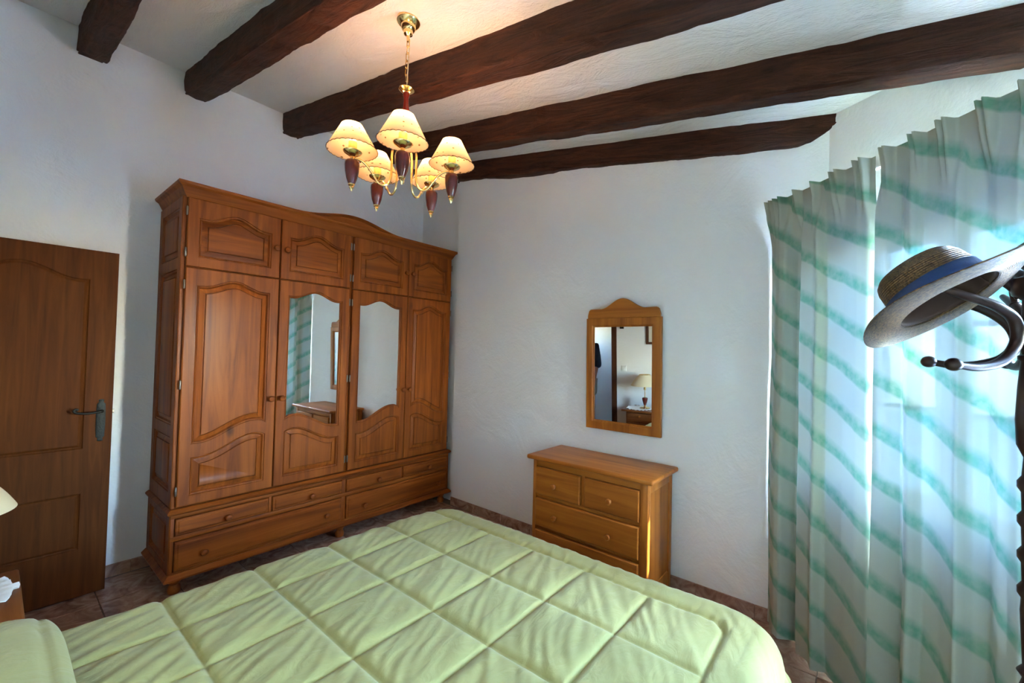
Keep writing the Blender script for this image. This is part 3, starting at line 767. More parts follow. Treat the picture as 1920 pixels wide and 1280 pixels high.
# ------------------------------------------------------------------ wall mirror, leaning forward a little
MT = rad(1.6)
mp_ = wl(2.3945, 0.012)
mir = thing('wall_mirror', 'arched pine framed mirror hanging above the dresser', 'mirror', (mp_.x, mp_.y, 0.951), (0, 0, TH + rad(0.33)))
tilt = Matrix.Rotation(MT, 4, 'X')
def MM(u, v, d):
    q = tilt @ Vector((u, -0.026 - d, v)); return (q.x, q.y, q.z)
hw = 0.2865; mh = 0.800
hole = rect(-hw + 0.050, hw - 0.055, 0.052, mh - 0.050)
bm = frame_bm((-hw, hw, 0, mh), [hole], MM, T=0.026, mould=[(0, 0), (0.004, -0.006), (0.012, -0.010), (0.014, -0.015)])
obj('frame', bm, M_pv, mir)
bm = bmesh.new(); q = offset_poly(hole, 0.008); loops_to_bm(bm, [(q, -0.022), (q, -0.0145)], MM, cap=True, close0=True); obj('mirror_pane', bm, M_mirror, mir, smooth=False)
def ctop(t):
    s = abs(2 * t - 1)
    if s < 0.62: return mh + 0.066 + 0.070 * (0.5 + 0.5 * math.cos(math.pi * s / 0.62))
    if s > 0.90: return mh + 0.066 - 0.045 * (1 - math.sqrt(max(0, 1 - ((s - 0.90) / 0.10) ** 2)))
    return mh + 0.066
n = 64; out = [(-hw + 0.010, mh), (hw - 0.010, mh)] + [(hw - 0.010 - (2 * hw - 0.02) * k / n, ctop(k / n)) for k in range(n + 1)]
bm = bmesh.new(); loops_to_bm(bm, [(out, -0.024), (out, -0.006), (offset_poly(out, 0.003), -0.003)], MM, cap=True, close0=True); obj('crest', bm, M_ph, mir, ang=30)

# ------------------------------------------------------------------ open door on the left
DXF = 0.098
door = thing('door_leaf', 'dark brown panelled door standing open at the left', 'door', (DXF, -2.65, 0.008), (0, 0, 0))
door.name = 'open_door'
def MD(u, v, d): return (d, u + 2.65, v)
d0, d1 = -3.035, -2.290
hu = arched(d0 + 0.115, d1 - 0.117, 0.860, 1.855, 0.072)
hl = rect(d0 + 0.115, d1 - 0.117, 0.275, 0.600)
GR = [(0.0, 0.0), (0.005, -0.007), (0.011, -0.009), (0.016, -0.006)]
dl = obj('leaf', frame_bm((d0, d1, 0.0, 2.030), [hu, hl], MD, T=0.036, edge=0.002, mould=GR), M_door, door, ang=14)
for h in (hu, hl): obj('panel', field_bm(h, MD, [(0.016, -0.006), (0.022, -0.003), (0.03, -0.003)]), M_door, dl, ang=14)
bm = nbox(-0.037, -0.0355, d0 + 2.65, d1 + 2.65, 0, 2.03); obj('back_face', bm, M_door, door, smooth=False)
# handle plate with fretted ends
pl = []
for k in range(48):
    a = 2 * math.pi * k / 48; pw = 0.022 * (1 + 0.10 * math.cos(8 * a)); 
    yy = math.copysign(abs(math.cos(a)) ** 0.5, math.cos(a)) * 0.020; zz = math.copysign(abs(math.sin(a)) ** 0.75, math.sin(a)) * 0.125
    if abs(zz) > 0.095: yy *= 0.85 + 0.25 * math.cos(abs(zz) * 260)
    pl.append((-2.339 + yy, 1.020 + zz))
bm = bmesh.new(); loops_to_bm(bm, [(pl, 0.0), (pl, 0.004), (offset_poly(pl, 0.002), 0.005)], MD, cap=True, close0=True)
hp = obj('handle_plate', bm, M_iron, door)
bm = tube(catmull([(0.004, -2.337 + 2.65, 1.075), (0.035, -2.337 + 2.65, 1.075), (0.050, -2.350 + 2.65, 1.075), (0.052, -2.40 + 2.65, 1.070), (0.052, -2.440 + 2.65, 1.076), (0.050, -2.452 + 2.65, 1.088), (0.048, -2.445 + 2.65, 1.097), (0.048, -2.436 + 2.65, 1.092)], 6), [0.008] * 13 + [0.0065] * 17 + [0.007] * 13, 10)
obj('lever', bm, M_iron, hp)
obj('latch', nbox(-0.026, -0.012, d1 + 2.65, d1 + 2.65 + 0.008, 1.055, 1.078), M_steel, door)
# door frame in the head wall
bm = bmesh.new()
box(bm, DX0 - 0.05, DX0 + 0.02, YH - 0.17, YH + 0.014, 0, DZ + 0.05); box(bm, DX1 - 0.02, DX1 + 0.062, YH - 0.17, YH + 0.014, 0, DZ + 0.05)
box(bm, DX0 + 0.02, DX1 - 0.02, YH - 0.17, YH + 0.014, DZ - 0.02, DZ + 0.05)
struct('trim_1', bm, M_jamb)

# ------------------------------------------------------------------ things on the head wall (seen in the mirror)
sw = thing('light_switch', 'white square light switch beside the door frame, reflected in the mirror', 'switch', (0.86, YH + 0.001, 1.11))
obj('plate', nbox(-0.042, 0.042, 0, 0.010, -0.042, 0.042, bev=0.004), M_white, sw); obj('rocker', nbox(-0.028, 0.028, 0.008, 0.014, -0.028, 0.028, bev=0.003), M_white, sw)
sn = thing('wall_hook', 'small black hook block high on the wall beside the doorway', 'hook', (0.83, YH + 0.001, 1.73))
obj('block', nbox(-0.030, 0.030, 0, 0.02, -0.03, 0.05, bev=0.004), M_black, sn)
obj('peg', tube(catmull([(0, 0.015, 0.0), (0, 0.045, -0.01), (0, 0.055, 0.015)], 5), 0.006, 8), M_black, sn)
pf = thing('framed_picture', 'dark framed picture with a pale mat above the nightstand', 'picture', (1.50, YH + 0.001, 1.47))
bm = bmesh.new()
for a_ in ((-0.28, -0.245, 0.0, 0.46), (0.245, 0.28, 0.0, 0.46), (-0.245, 0.245, 0.0, 0.035), (-0.245, 0.245, 0.425, 0.46)): box(bm, a_[0], a_[1], 0, 0.022, a_[2], a_[3], bev=0.003)
obj('frame', bm, M_jamb, pf); obj('mat_board', nbox(-0.245, 0.245, 0.002, 0.008, 0.035, 0.425), simple('cream_mat', (0.62, 0.57, 0.46, 1), 0.8), pf)
pm, pn, pk, pp = newmat('dark_landscape_print'); tcx = pn.new('ShaderNodeTexCoord'); nzx = pn.new('ShaderNodeTexNoise'); nzx.inputs['Scale'].default_value = 14; nzx.inputs['Detail'].default_value = 6
mpx = pn.new('ShaderNodeMapping'); mpx.inputs['Scale'].default_value = (0.6, 1, 2); pk.new(tcx.outputs['Object'], mpx.inputs[0]); pk.new(mpx.outputs[0], nzx.inputs['Vector'])
rx = pn.new('ShaderNodeValToRGB'); rx.color_ramp.elements[0].position = 0.4; rx.color_ramp.elements[0].color = (0.03, 0.03, 0.02, 1); rx.color_ramp.elements[1].position = 0.62; rx.color_ramp.elements[1].color = (0.35, 0.36, 0.28, 1)
pk.new(nzx.outputs['Fac'], rx.inputs[0]); pk.new(rx.outputs[0], pp.inputs['Base Color'])
obj('print', nbox(-0.185, 0.185, 0.006, 0.010, 0.085, 0.375), pm, pf)

# ------------------------------------------------------------------ nightstand, doily and lamp
NX0, NX1, NY = 1.035, 1.575, -2.655
ns = thing('nightstand', 'dark wooden nightstand between the open door and the bed', 'nightstand', ((NX0 + NX1) / 2, YH + 0.22, 0))
NO = Vector(ns.location)
def nb(*a, **k):
    bm = nbox(*a, **k)
    for v in bm.verts: v.co -= NO
    return bm
obj('top', nb(NX0, NX1, YH + 0.005, NY, 0.555, 0.582, bev=0.008, seg=3), M_ns, ns)
obj('carcass', nb(NX0 + 0.05, NX1 - 0.05, YH + 0.010, NY - 0.055, 0.08, 0.555, bev=0.003), M_ns, ns)
kn2 = mesh_of(lathe([(0.006, 0.0), (0.006, 0.010), (0.010, 0.014), (0.015, 0.020), (0.016, 0.026), (0.011, 0.033), (0.0, 0.035)], 16, axis='y'), 'knob'); kn2.materials.append(M_ph)
for z0, z1 in ((0.420, 0.535), (0.26, 0.40), (0.10, 0.24)):
    d = obj('drawer', nb(NX0 + 0.068, NX1 - 0.068, NY - 0.06, NY - 0.037, z0, z1, bev=0.006, seg=2), M_ns, ns)
    obj('knob', kn2, M_ph, d, loc=((NX0 + NX1) / 2 - NO.x, NY - 0.038 - NO.y, (z0 + z1) / 2 + (0.025 if z0 > 0.4 else 0)))
for x in (NX0 + 0.075, NX1 - 0.075):
    for y in (YH + 0.04, NY - 0.085): obj('foot', nb(x - 0.022, x + 0.022, y - 0.022, y + 0.022, 0.0, 0.085, bev=0.005), M_ns, ns)
LX, LY = 1.295, -2.865
dm, dn, dk, dpp = newmat('white_lace'); dpp.inputs['Base Color'].default_value = (0.70, 0.70, 0.68, 1); dpp.inputs['Roughness'].default_value = 0.9
bm = bmesh.new(); Rn = []; K = 96
for r, z in ((0.0, 0.005), (0.06, 0.005), (0.12, 0.006), (0.16, 0.005), (0.19, 0.006)):
    if r == 0: Rn.append([bm.verts.new((0, 0, z))]); continue
    Rn.append([bm.verts.new((r * (1 + (0.035 * math.cos(12 * 2 * math.pi * k / K) if r > 0.15 else 0)) * math.cos(2 * math.pi * k / K), r * (1 + (0.035 * math.cos(12 * 2 * math.pi * k / K) if r > 0.15 else 0)) * math.sin(2 * math.pi * k / K), z + (0.006 * math.sin(24 * 2 * math.pi * k / K) + 0.005 if r > 0.15 else 0))) for k in range(K)])
for A, B in zip(Rn, Rn[1:]):
    for k in range(K):
        if len(A) == 1: bm.faces.new((A[0], B[k], B[(k + 1) % K]))
        else: bm.faces.new((A[k], A[(k + 1) % K], B[(k + 1) % K], B[k]))
ex = bmesh.ops.extrude_face_region(bm, geom=bm.faces[:])
for v in [g for g in ex['geom'] if isinstance(g, bmesh.types.BMVert)]: v.co.z += 0.003
dy = obj('lace_doily', bm, dm, loc=(LX - 0.055, LY + 0.01, 0.5785)); tag(dy, 'white lace doily under the bedside lamp', 'doily')

def shade_mesh(name, r0, r1, h, mat, seg=64, scallop=0.0, bulge=0.0):
    V, F, UVs = [], [], []; nz_ = 14
    for j in range(nz_ + 1):
        t = j / nz_
        for k in range(seg + 1):
            a = 2 * math.pi * k / seg; r = r0 + (r1 - r0) * t + bulge * math.sin(math.pi * t)
            z = h * t + (scallop * abs(math.sin(a * 14)) if j == 0 else 0)
            V.append((r * math.cos(a), r * math.sin(a), z)); UVs.append((k / seg, t))
    for j in range(nz_):
        for k in range(seg):
            a = j * (seg + 1) + k; F.append((a, a + 1, a + seg + 2, a + seg + 1))
    me = bpy.data.meshes.new(name); me.from_pydata(V, [], F); ul = me.uv_layers.new(name='cloth')
    for lp in me.loops: ul.data[lp.index].uv = UVs[lp.vertex_index]
    for p in me.polygons: p.use_smooth = True
    me.materials.append(mat); return me

lamp = thing('bedside_lamp', 'cream shaded bedside lamp with a dark red urn base', 'lamp', (LX, LY, 0.5905))
obj('foot_plate', lathe([(0.0, 0.0), (0.070, 0.0), (0.074, 0.005), (0.060, 0.012), (0.02, 0.020), (0.012, 0.035), (0.0, 0.036)], 28), M_brass, lamp)
obj('urn', lathe([(0.0, 0.03), (0.012, 0.032), (0.020, 0.055), (0.032, 0.095), (0.039, 0.130), (0.036, 0.145), (0.020, 0.150), (0.0, 0.152)], 24), M_cherry, lamp)
obj('stem', lathe([(0.006, 0.15), (0.005, 0.25), (0.016, 0.255), (0.016, 0.30), (0.0, 0.305)], 14), M_brass, lamp)
sh_ = obj('lamp_shade', shade_mesh('lamp_shade', 0.190, 0.075, 0.150, M_shade2, bulge=0.012), M_shade2, lamp, loc=(0, 0, 0.315))
obj('shade_ring', tube([(0.075 * math.cos(a), 0.075 * math.sin(a), 0.150) for a in [2 * math.pi * k / 32 for k in range(32)]], 0.003, 6, closed=True), M_brass, sh_)
obj('spider', nbox(-0.075, 0.075, -0.002, 0.002, 0.148, 0.151), M_brass, sh_)
obj('spider', nbox(-0.003, 0.003, -0.003, 0.003, -0.012, 0.150), M_brass, sh_)

# ------------------------------------------------------------------ bed
BX0, BX1, BY0, BY1 = 1.80, 3.42, YH + 0.02, -1.14
bed = thing('bed', 'double bed base and mattress hidden under the green quilt', 'bed', ((BX0 + BX1) / 2, (BY0 + BY1) / 2, 0))
BO = Vector(bed.location)
def bb(*a, **k):
    bm = nbox(*a, **k)
    for v in bm.verts: v.co -= BO
    return bm
obj('mattress', bb(BX0, BX1, BY0, BY1 - 0.03, 0.32, 0.545, bev=0.05, seg=4), M_white, bed)
obj('base', bb(BX0 + 0.02, BX1 - 0.02, BY0, BY1 - 0.06, 0.20, 0.318, bev=0.01), M_ns, bed)
for x in (BX0 + 0.08, BX1 - 0.08):
    for y in (BY0 + 0.08, BY1 - 0.16): obj('leg', bb(x - 0.03, x + 0.03, y - 0.03, y + 0.03, 0, 0.20, bev=0.005), M_ns, bed)

# quilt: top with stitched cells, rolled edges and hanging sides
QX = [1.690, 1.968, 2.234, 2.522, 2.795, 3.081, 3.362]; QY = [-2.94, -2.645, -2.353, -2.070, -1.778, -1.485, -1.200]
ZT, RB = 0.572, 0.075
def core(p):
    """nearest point on the core rectangle (rounded at the foot corners); returns point, outward normal, distance"""
    x, y = p
    xl = 1.785 + 0.055 * (y + 1.8); xr = 3.445; yf = -1.130; rc = 0.10
    cx = min(max(x, xl + rc), xr - rc); cy = min(y, yf - rc)
    dx, dy = x - cx, y - cy; d = math.hypot(dx, dy)
    if d <= rc: return (x, y), (0, 0), 0.0
    return (cx + dx / d * rc, cy + dy / d * rc), (dx / d, dy / d), d - rc
def seamdist(v, lines): return min(abs(v - q) for q in lines)
def quilt_h(x, y):
    inb = QX[0] < x < QX[-1] and y < QY[-1]
    a = seamdist(x, QX) ; b = seamdist(y, QY)
    # rounded border corner at the window side
    if inb:
        rc = 0.07; ccx, ccy = QX[-1] - rc, QY[-1] - rc
        if x > ccx and y > ccy:
            e = abs(math.hypot(x - ccx, y - ccy) - rc); a = b = max(e, 0.0)
            if math.hypot(x - ccx, y - ccy) > rc: a = b = e
        d = min(a, b)
        puff = 0.014 * (1 - math.exp(-d / 0.009)) + 0.005 * min(1, d / 0.13)
        wr = 1.0
    else:
        db_ = max(QX[0] - x, x - QX[-1], y - QY[-1]) if y < 9 else 0
        e1 = abs(x - QX[-1]) if y < QY[-1] - 0.07 else 9; e2 = abs(y - QY[-1]) if QX[0] < x < QX[-1] - 0.07 else 9
        ccx, ccy = QX[-1] - 0.07, QY[-1] - 0.07
        e3 = abs(math.hypot(x - ccx, y - ccy) - 0.07) if (x > ccx and y > ccy) else 9
        d = min(e1, e2, e3); puff = 0.016 * (1 - math.exp(-d / 0.009)); wr = 0.8
    q = Vector((x, y, 0))
    c, s = math.cos(0.55), math.sin(0.55)
    w1 = noise.noise(Vector(((x * c + y * s) * 36 + 1.5 * noise.noise(Vector((x * 4, y * 4, 0))), (-x * s + y * c) * 5.0, 1.7)))
    w2 = noise.noise(Vector((x * 22, y * 7, 4.2)))
    w3 = noise.noise(Vector((x * 2.1, y * 2.4, 8.0)))
    # gathers next to the foot seam
    g = math.exp(-abs(y - QY[-1]) / 0.05) * noise.noise(Vector((x * 45, y * 6, 2.0))) * 0.004
    return puff + (0.0052 * w1 + 0.0030 * w2) * wr * min(1, d / 0.03) + 0.007 * w3 + g
V, F = [], []
px = np.concatenate([np.arange(1.30, 3.95, 0.0065)]); py = np.arange(-3.06, -0.70, 0.0065)
for y in py:
    for x in px:
        (cx, cy), (nx_, ny_), d = core((x, y))
        hgt = quilt_h(x, y)
        if d == 0: P_ = (x, y, ZT + hgt)
        else:
            ph = min(d / RB, math.pi / 2); o = RB * math.sin(ph); zz = ZT - RB * (1 - math.cos(ph))
            ex_ = max(0, d - RB * math.pi / 2); zz -= ex_ * 0.985
            al = cx * 1.0 + cy * 1.0 if abs(nx_) + abs(ny_) < 1.01 else math.atan2(ny_, nx_) * 0.35
            o += ex_ * 0.16 + 0.030 * min(1, ex_ / 0.15) * math.sin(al * 26 + 2 * math.sin(al * 9)) * (1 if ex_ > 0 else 0)
            if abs(nx_) > 0.05 and abs(ny_) > 0.05: o += 0.05 * min(1, ex_ / 0.2) * math.sin(math.atan2(ny_, nx_) * 12)
            fz = math.cos(ph); ho = hgt * math.sin(ph)
            P_ = (cx + nx_ * (o + ho), cy + ny_ * (o + ho), max(0.14, zz + hgt * fz))
        V.append(P_)
nxq = len(px)
for j in range(len(py) - 1):
    for i in range(nxq - 1):
        a = j * nxq + i
        F.append((a, a + 1, a + nxq + 1, a + nxq))
me = bpy.data.meshes.new('quilt'); me.from_pydata(V, [], F)
for p in me.polygons: p.use_smooth = True
me.materials.append(M_quilt)
ql = obj('quilt', me, M_quilt); tag(ql, 'light green quilted bedspread with stitched squares on the bed', 'quilt')

# pillow in a green sham with a stitched flange, at the lower left
bm = bmesh.new(); K1, K2 = 70, 44; Gd = []
PX0, PX1, PY0, PY1 = 1.735, 2.60, -3.06, -2.600
def pill(sgn):
    rows = []
    for j in range(K2 + 1):
        row = []
        for i in range(K1 + 1):
            u = i / K1 * 2 - 1; v = j / K2 * 2 - 1
            # squash the grid towards the rim
            uu = math.sin(u * math.pi / 2); vv = math.sin(v * math.pi / 2)
            x = (PX0 + PX1) / 2 + uu * (PX1 - PX0) / 2; y = (PY0 + PY1) / 2 + vv * (PY1 - PY0) / 2
            rr = (abs(uu) ** 5 + abs(vv) ** 5) ** 0.2; sc_ = max(abs(uu), abs(vv)) / max(rr, 1e-6); x = (PX0 + PX1) / 2 + uu * sc_ * (PX1 - PX0) / 2; y = (PY0 + PY1) / 2 + vv * sc_ * (PY1 - PY0) / 2
            e = max(0, 1 - max(abs(uu), abs(vv)) ** 4) ** 0.5
            ds = min(abs(x - (PX0 + 0.045)), abs(y - (PY1 - 0.042))) if (x > PX0 + 0.03 and y < PY1 - 0.03) else 1
            seam = 0.014 * math.exp(-ds / 0.007)
            h = 0.062 * e + 0.006 * noise.noise(Vector((x * 9, y * 9, sgn))) * e - seam * (1 if sgn > 0 else 0) * min(1, e * 2)
            row.append(bm.verts.new((x, y, 0.660 + sgn * h)))
        rows.append(row)
    for j in range(K2):
        for i in range(K1): bm.faces.new((rows[j][i], rows[j][i + 1], rows[j + 1][i + 1], rows[j + 1][i]))
pill(1); pill(-1); bmesh.ops.remove_doubles(bm, verts=bm.verts, dist=0.0004)
tag(obj('pillow', bm, M_quilt, ang=80), 'light green pillow with a stitched flange at the head of the bed', 'pillow')

# ------------------------------------------------------------------ chandelier
CX, CY = 1.985, -1.588
ZR = cz(CX)
cl = thing('chandelier', 'brass five-arm chandelier with cream dotted shades and dark red turned drops', 'chandelier', (CX, CY, 2.20))
def co(bm):
    for v in bm.verts: v.co.z -= 2.20
    return bm
obj('canopy', co(lathe([(0.0, ZR + 0.004), (0.052, ZR + 0.004), (0.054, ZR - 0.012), (0.046, ZR - 0.022), (0.034, ZR - 0.030), (0.030, ZR - 0.048), (0.022, ZR - 0.055), (0.020, ZR - 0.070), (0.008, ZR - 0.078), (0.006, ZR - 0.105), (0.0, ZR - 0.106)], 32)), M_brass, cl)
lk = []
for k in range(24):
    a = 2 * math.pi * k / 24; r = 0.0075
    lk.append((r * math.cos(a), 0, (0.013 if math.sin(a) > 0 else -0.013) + r * math.sin(a)))
lkm = mesh_of(tube(lk, 0.0022, 6, closed=True), 'chain_link'); lkm.materials.append(M_brass)
zc = ZR - 0.112; i = 0
while zc > 2.765:
    q = obj('chain_link', lkm, M_brass, cl, loc=(0.002 * math.sin(i * 1.3), 0.002 * math.cos(i), zc - 2.20), rot=(0.06 * math.sin(i), 0.05, (i % 2) * math.pi / 2 + 0.3))
    zc -= 0.0345; i += 1
obj('cable', co(tube(catmull([(0.006, 0.0, ZR - 0.10), (0.004, 0.004, 2.93), (0.010, -0.003, 2.82), (0.0, 0.0, 2.74)], 8), 0.0022, 6)), simple('clear_cable', (0.5, 0.42, 0.25, 1), 0.3), cl)
obj('top_dish', co(lathe([(0.0, 2.752), (0.008, 2.750), (0.012, 2.742), (0.034, 2.738), (0.036, 2.733), (0.026, 2.724), (0.014, 2.718), (0.0, 2.717)], 28)), M_brass, cl)
obj('spindle', co(lathe([(0.0, 2.722), (0.012, 2.720), (0.016, 2.706), (0.011, 2.692), (0.013, 2.66), (0.020, 2.60), (0.026, 2.54), (0.026, 2.50), (0.018, 2.478), (0.0, 2.476)], 24)), M_cherry, cl)
obj('arm_hub', co(lathe([(0.0, 2.486), (0.028, 2.484), (0.034, 2.476), (0.034, 2.462), (0.022, 2.450), (0.012, 2.43), (0.010, 2.40), (0.018, 2.385), (0.014, 2.37), (0.0, 2.362)], 24)), M_brass, cl)
RA = 0.228
arm_m = mesh_of(co(tube(catmull([(0.025, 0, 2.470), (0.050, 0, 2.455), (0.058, 0, 2.40), (0.058, 0, 2.32), (0.066, 0, 2.272), (0.088, 0, 2.252), (0.112, 0, 2.256), (0.135, 0, 2.284), (0.165, 0, 2.322), (0.195, 0, 2.340), (RA, 0, 2.340)], 6), 0.0052, 10)), 'arm'); arm_m.materials.append(M_brass)
bob_m = mesh_of(co(sphere(bmesh.new(), (0.140, 0, 2.290), 0.0085)), 'arm_ball'); bob_m.materials.append(M_brass)
drop_m = mesh_of(co(lathe([(0.0, 2.327), (0.026, 2.327), (0.030, 2.321), (0.031, 2.308), (0.029, 2.282), (0.023, 2.250), (0.014, 2.224), (0.0, 2.222)], 24, off=(RA, 0, 0))), 'turned_drop'); drop_m.materials.append(M_cherry)
fin_m = mesh_of(co(lathe([(0.0, 2.227), (0.014, 2.226), (0.014, 2.218), (0.009, 2.214), (0.010, 2.207), (0.006, 2.201), (0.003, 2.192), (0.0, 2.191)], 16, off=(RA, 0, 0))), 'finial'); fin_m.materials.append(M_brass)
dish_m = mesh_of(co(lathe([(0.0, 2.327), (0.010, 2.328), (0.010, 2.346), (0.020, 2.352), (0.036, 2.362), (0.040, 2.369), (0.038, 2.370), (0.022, 2.362), (0.0, 2.360)], 24, off=(RA, 0, 0))), 'drip_dish'); dish_m.materials.append(M_brass)
slv_m = mesh_of(co(lathe([(0.0, 2.360), (0.018, 2.360), (0.018, 2.410), (0.015, 2.414), (0.0, 2.414)], 20, off=(RA, 0, 0))), 'candle_sleeve'); slv_m.materials.append(M_brass)
blb_m = mesh_of(co(lathe([(0.0, 2.414), (0.010, 2.416), (0.013, 2.424), (0.017, 2.440), (0.015, 2.455), (0.008, 2.468), (0.0, 2.470)], 18, off=(RA, 0, 0))), 'bulb')
bmt, bn_, bl_, bp_ = newmat('lit_bulb'); bp_.inputs['Base Color'].default_value = (1, 0.9, 0.7, 1); bp_.inputs['Emission Color'].default_value = (1, 0.72, 0.40, 1); bp_.inputs['Emission Strength'].default_value = 0.9
blb_m.materials.append(bmt)
shd_m = shade_mesh('shade', 0.105, 0.044, 0.116, M_shade, scallop=0.0035)
trm_m = mesh_of(tube([(0.1055 * math.cos(a), 0.1055 * math.sin(a), 0.001 + 0.003 * abs(math.sin(a * 14))) for a in [2 * math.pi * k / 112 for k in range(112)]], 0.0016, 5, closed=True), 'shade_trim'); trm_m.materials.append(simple('brown_trim', (0.10, 0.045, 0.02, 1), 0.8))
for k in range(5):
    a = rad(-36 + 72 * k); rz = (0, 0, a)
    for nm, me_ in (('arm', arm_m), ('arm_ball', bob_m), ('turned_drop', drop_m), ('finial', fin_m), ('drip_dish', dish_m), ('candle_sleeve', slv_m), ('bulb', blb_m)):
        obj(nm, me_, None, cl, rot=rz)
    s_ = obj('lamp_shade', shd_m, None, cl, loc=(RA * math.cos(a), RA * math.sin(a), 0.172), rot=(0.05 * math.sin(k * 2.1), 0.05 * math.cos(k * 1.7), a))
    obj('shade_trim', trm_m, None, s_)
    pl_ = bpy.data.lights.new('chandelier_bulb', 'POINT'); pl_.energy = LAMP_W; pl_.color = (1.0, 0.55, 0.32); pl_.shadow_soft_size = 0.022
    po = bpy.data.objects.new('chandelier_bulb', pl_); C.objects.link(po); po.parent = cl; po.location = (RA * math.cos(a), RA * math.sin(a), 0.282)

# ------------------------------------------------------------------ coat stand and hat
def campt(u, v, D): return CAMP + CF * D + CR * ((u - 1014.916) / FPX * D) + CU * (-(v - 642.399) / FPX * D)
PB = campt(1937, 640, 1.02)
cs_ = thing('coat_stand', 'dark bentwood coat stand at the right edge beside the window', 'coat stand', (PB.x, PB.y, 0))
zt_ = campt(1935, 405, 0.94).z
prof = [(0.0, 0.0), (0.026, 0.0), (0.026, 0.30), (0.032, 0.31), (0.032, 0.33), (0.022, 0.34), (0.022, 0.42), (0.030, 0.43), (0.024, 0.445), (0.020, 0.55), (0.026, 0.60), (0.033, 0.66), (0.026, 0.71), (0.018, 0.74), (0.028, 0.755), (0.018, 0.77), (0.022, 0.90)]
for k in range(4): z = 0.93 + 0.085 * k; prof += [(0.020, z), (0.027, z + 0.012), (0.027, z + 0.026), (0.019, z + 0.040)]
prof += [(0.016, 1.27), (0.028, 1.30), (0.030, 1.36), (0.026, 1.44), (0.021, 1.505), (0.026, 1.510), (0.026, 1.518), (0.020, 1.522), (0.020, 1.585), (0.026, 1.590), (0.026, 1.598), (0.020, 1.602), (0.018, 1.655), (0.036, 1.668), (0.040, 1.690), (0.036, 1.708), (0.016, 1.716), (0.014, 1.728), (0.026, 1.742), (0.031, 1.765), (0.026, 1.790), (0.010, 1.803), (0.0, 1.805)]
obj('pole', lathe(prof, 24), M_bent, cs_, ang=50)
def hook(az, pts, r, ball=0.017, nm='hook'):
    d = Vector((math.cos(az), math.sin(az), 0))
    P = catmull([d * a + Vector((0, 0, z)) for a, z in pts], 8)
    n = len(P); R = [r * (0.75 + 0.45 * math.sin(math.pi * i / (n - 1))) for i in range(n)]
    h = obj(nm, tube(P, R, 12), M_bent, cs_)
    b = P[0]; bm = sphere(bmesh.new(), b, ball, 1, 1, 0.9); obj('ball_end', bm, M_bent, h)
    return h
azl = math.atan2(-CR.y, -CR.x)
H1 = [(0.190, 1.498), (0.140, 1.490), (0.092, 1.494), (0.050, 1.512), (0.028, 1.552), (0.044, 1.598), (0.092, 1.638), (0.165, 1.668), (0.225, 1.690)]
hp1 = [campt(1788, 683, 0.97), campt(1835, 688, 0.98), campt(1880, 676, 0.99), campt(1906, 640, 1.0), campt(1902, 600, 1.0), campt(1868, 574, 0.995), campt(1815, 556, 1.0), campt(1752, 536, 1.01)]
P1 = catmull([q - Vector(cs_.location) for q in hp1], 8)
h1 = obj('hook', tube(P1, [0.0105 * (0.75 + 0.45 * math.sin(math.pi * i / (len(P1) - 1))) for i in range(len(P1))], 12), M_bent, cs_)
obj('ball_end', sphere(bmesh.new(), P1[0], 0.017, 1, 1, 0.9), M_bent, h1)
for k, da in enumerate((-0.55, 1.25, 2.6, 4.1)): hook(azl + da, H1, 0.0105)
H2 = [(0.125, 1.655), (0.135, 1.705), (0.105, 1.732), (0.068, 1.722), (0.035, 1.690), (0.022, 1.660)]
for da in (-0.75, 0.9, 2.5, 4.1): hook(azl + da, H2, 0.010, 0.012, 'upper_hook')
LG = [(0.30, 0.018), (0.26, 0.020), (0.20, 0.06), (0.15, 0.14), (0.10, 0.22), (0.028, 0.26)]
for k in range(4): hook(azl + 0.6 + k * math.pi / 2, LG, 0.014, 0.020, 'leg')
ring = [(0.16 * math.cos(a), 0.16 * math.sin(a), 0.52) for a in [2 * math.pi * k / 40 for k in range(40)]]
obj('umbrella_ring', tube(ring, 0.008, 8, closed=True), M_bent, cs_)
for k in range(4):
    a = azl + 0.6 + k * math.pi / 2; obj('ring_spoke', tube([(0.02 * math.cos(a), 0.02 * math.sin(a), 0.52), (0.16 * math.cos(a), 0.16 * math.sin(a), 0.52)], 0.005, 8), M_bent, cs_)

# straw hat hooked on the stand, underside towards the room
HC = Vector((3.880, -1.392, 1.643))
hn = Vector((-0.5665, 0.2288, 0.7916)).normalized()
hx = (CR * 0.866 + CU * 0.5).normalized(); hx = (hx - hn * hx.dot(hn)).normalized(); hy = hn.cross(hx)
hat = thing('straw_hat', 'straw sun hat with a blue ribbon hanging on the coat stand', 'hat', tuple(HC))
hat.rotation_euler = Matrix((hx, hy, hn)).transposed().to_euler()
def rev_mesh(name, prof, mat, seg=96, ell=0.86, thick=True, wob=0.0):
    V, F, UVs = [], [], []
    n = len(prof)
    for j, (r, z) in enumerate(prof):
        for k in range(seg + 1):
            a = 2 * math.pi * k / seg
            zz = z + wob * (max(0, r - 0.10) / 0.10) * (0.010 * math.cos(2 * a) - 0.006 * math.sin(3 * a))
            V.append((r * math.cos(a), r * math.sin(a) * (ell if r < 0.125 else ell + (0.96 - ell) * min(1, (r - 0.125) / 0.08)), zz)); UVs.append((k / seg, j / (n - 1)))
    for j in range(n - 1):
        for k in range(seg):
            a = j * (seg + 1) + k; F.append((a, a + 1, a + seg + 2, a + seg + 1))
    me = bpy.data.meshes.new(name); me.from_pydata(V, [], F); ul = me.uv_layers.new(name='weave')
    for lp in me.loops: ul.data[lp.index].uv = UVs[lp.vertex_index]
    for p in me.polygons: p.use_smooth = True
    me.materials.append(mat); return me
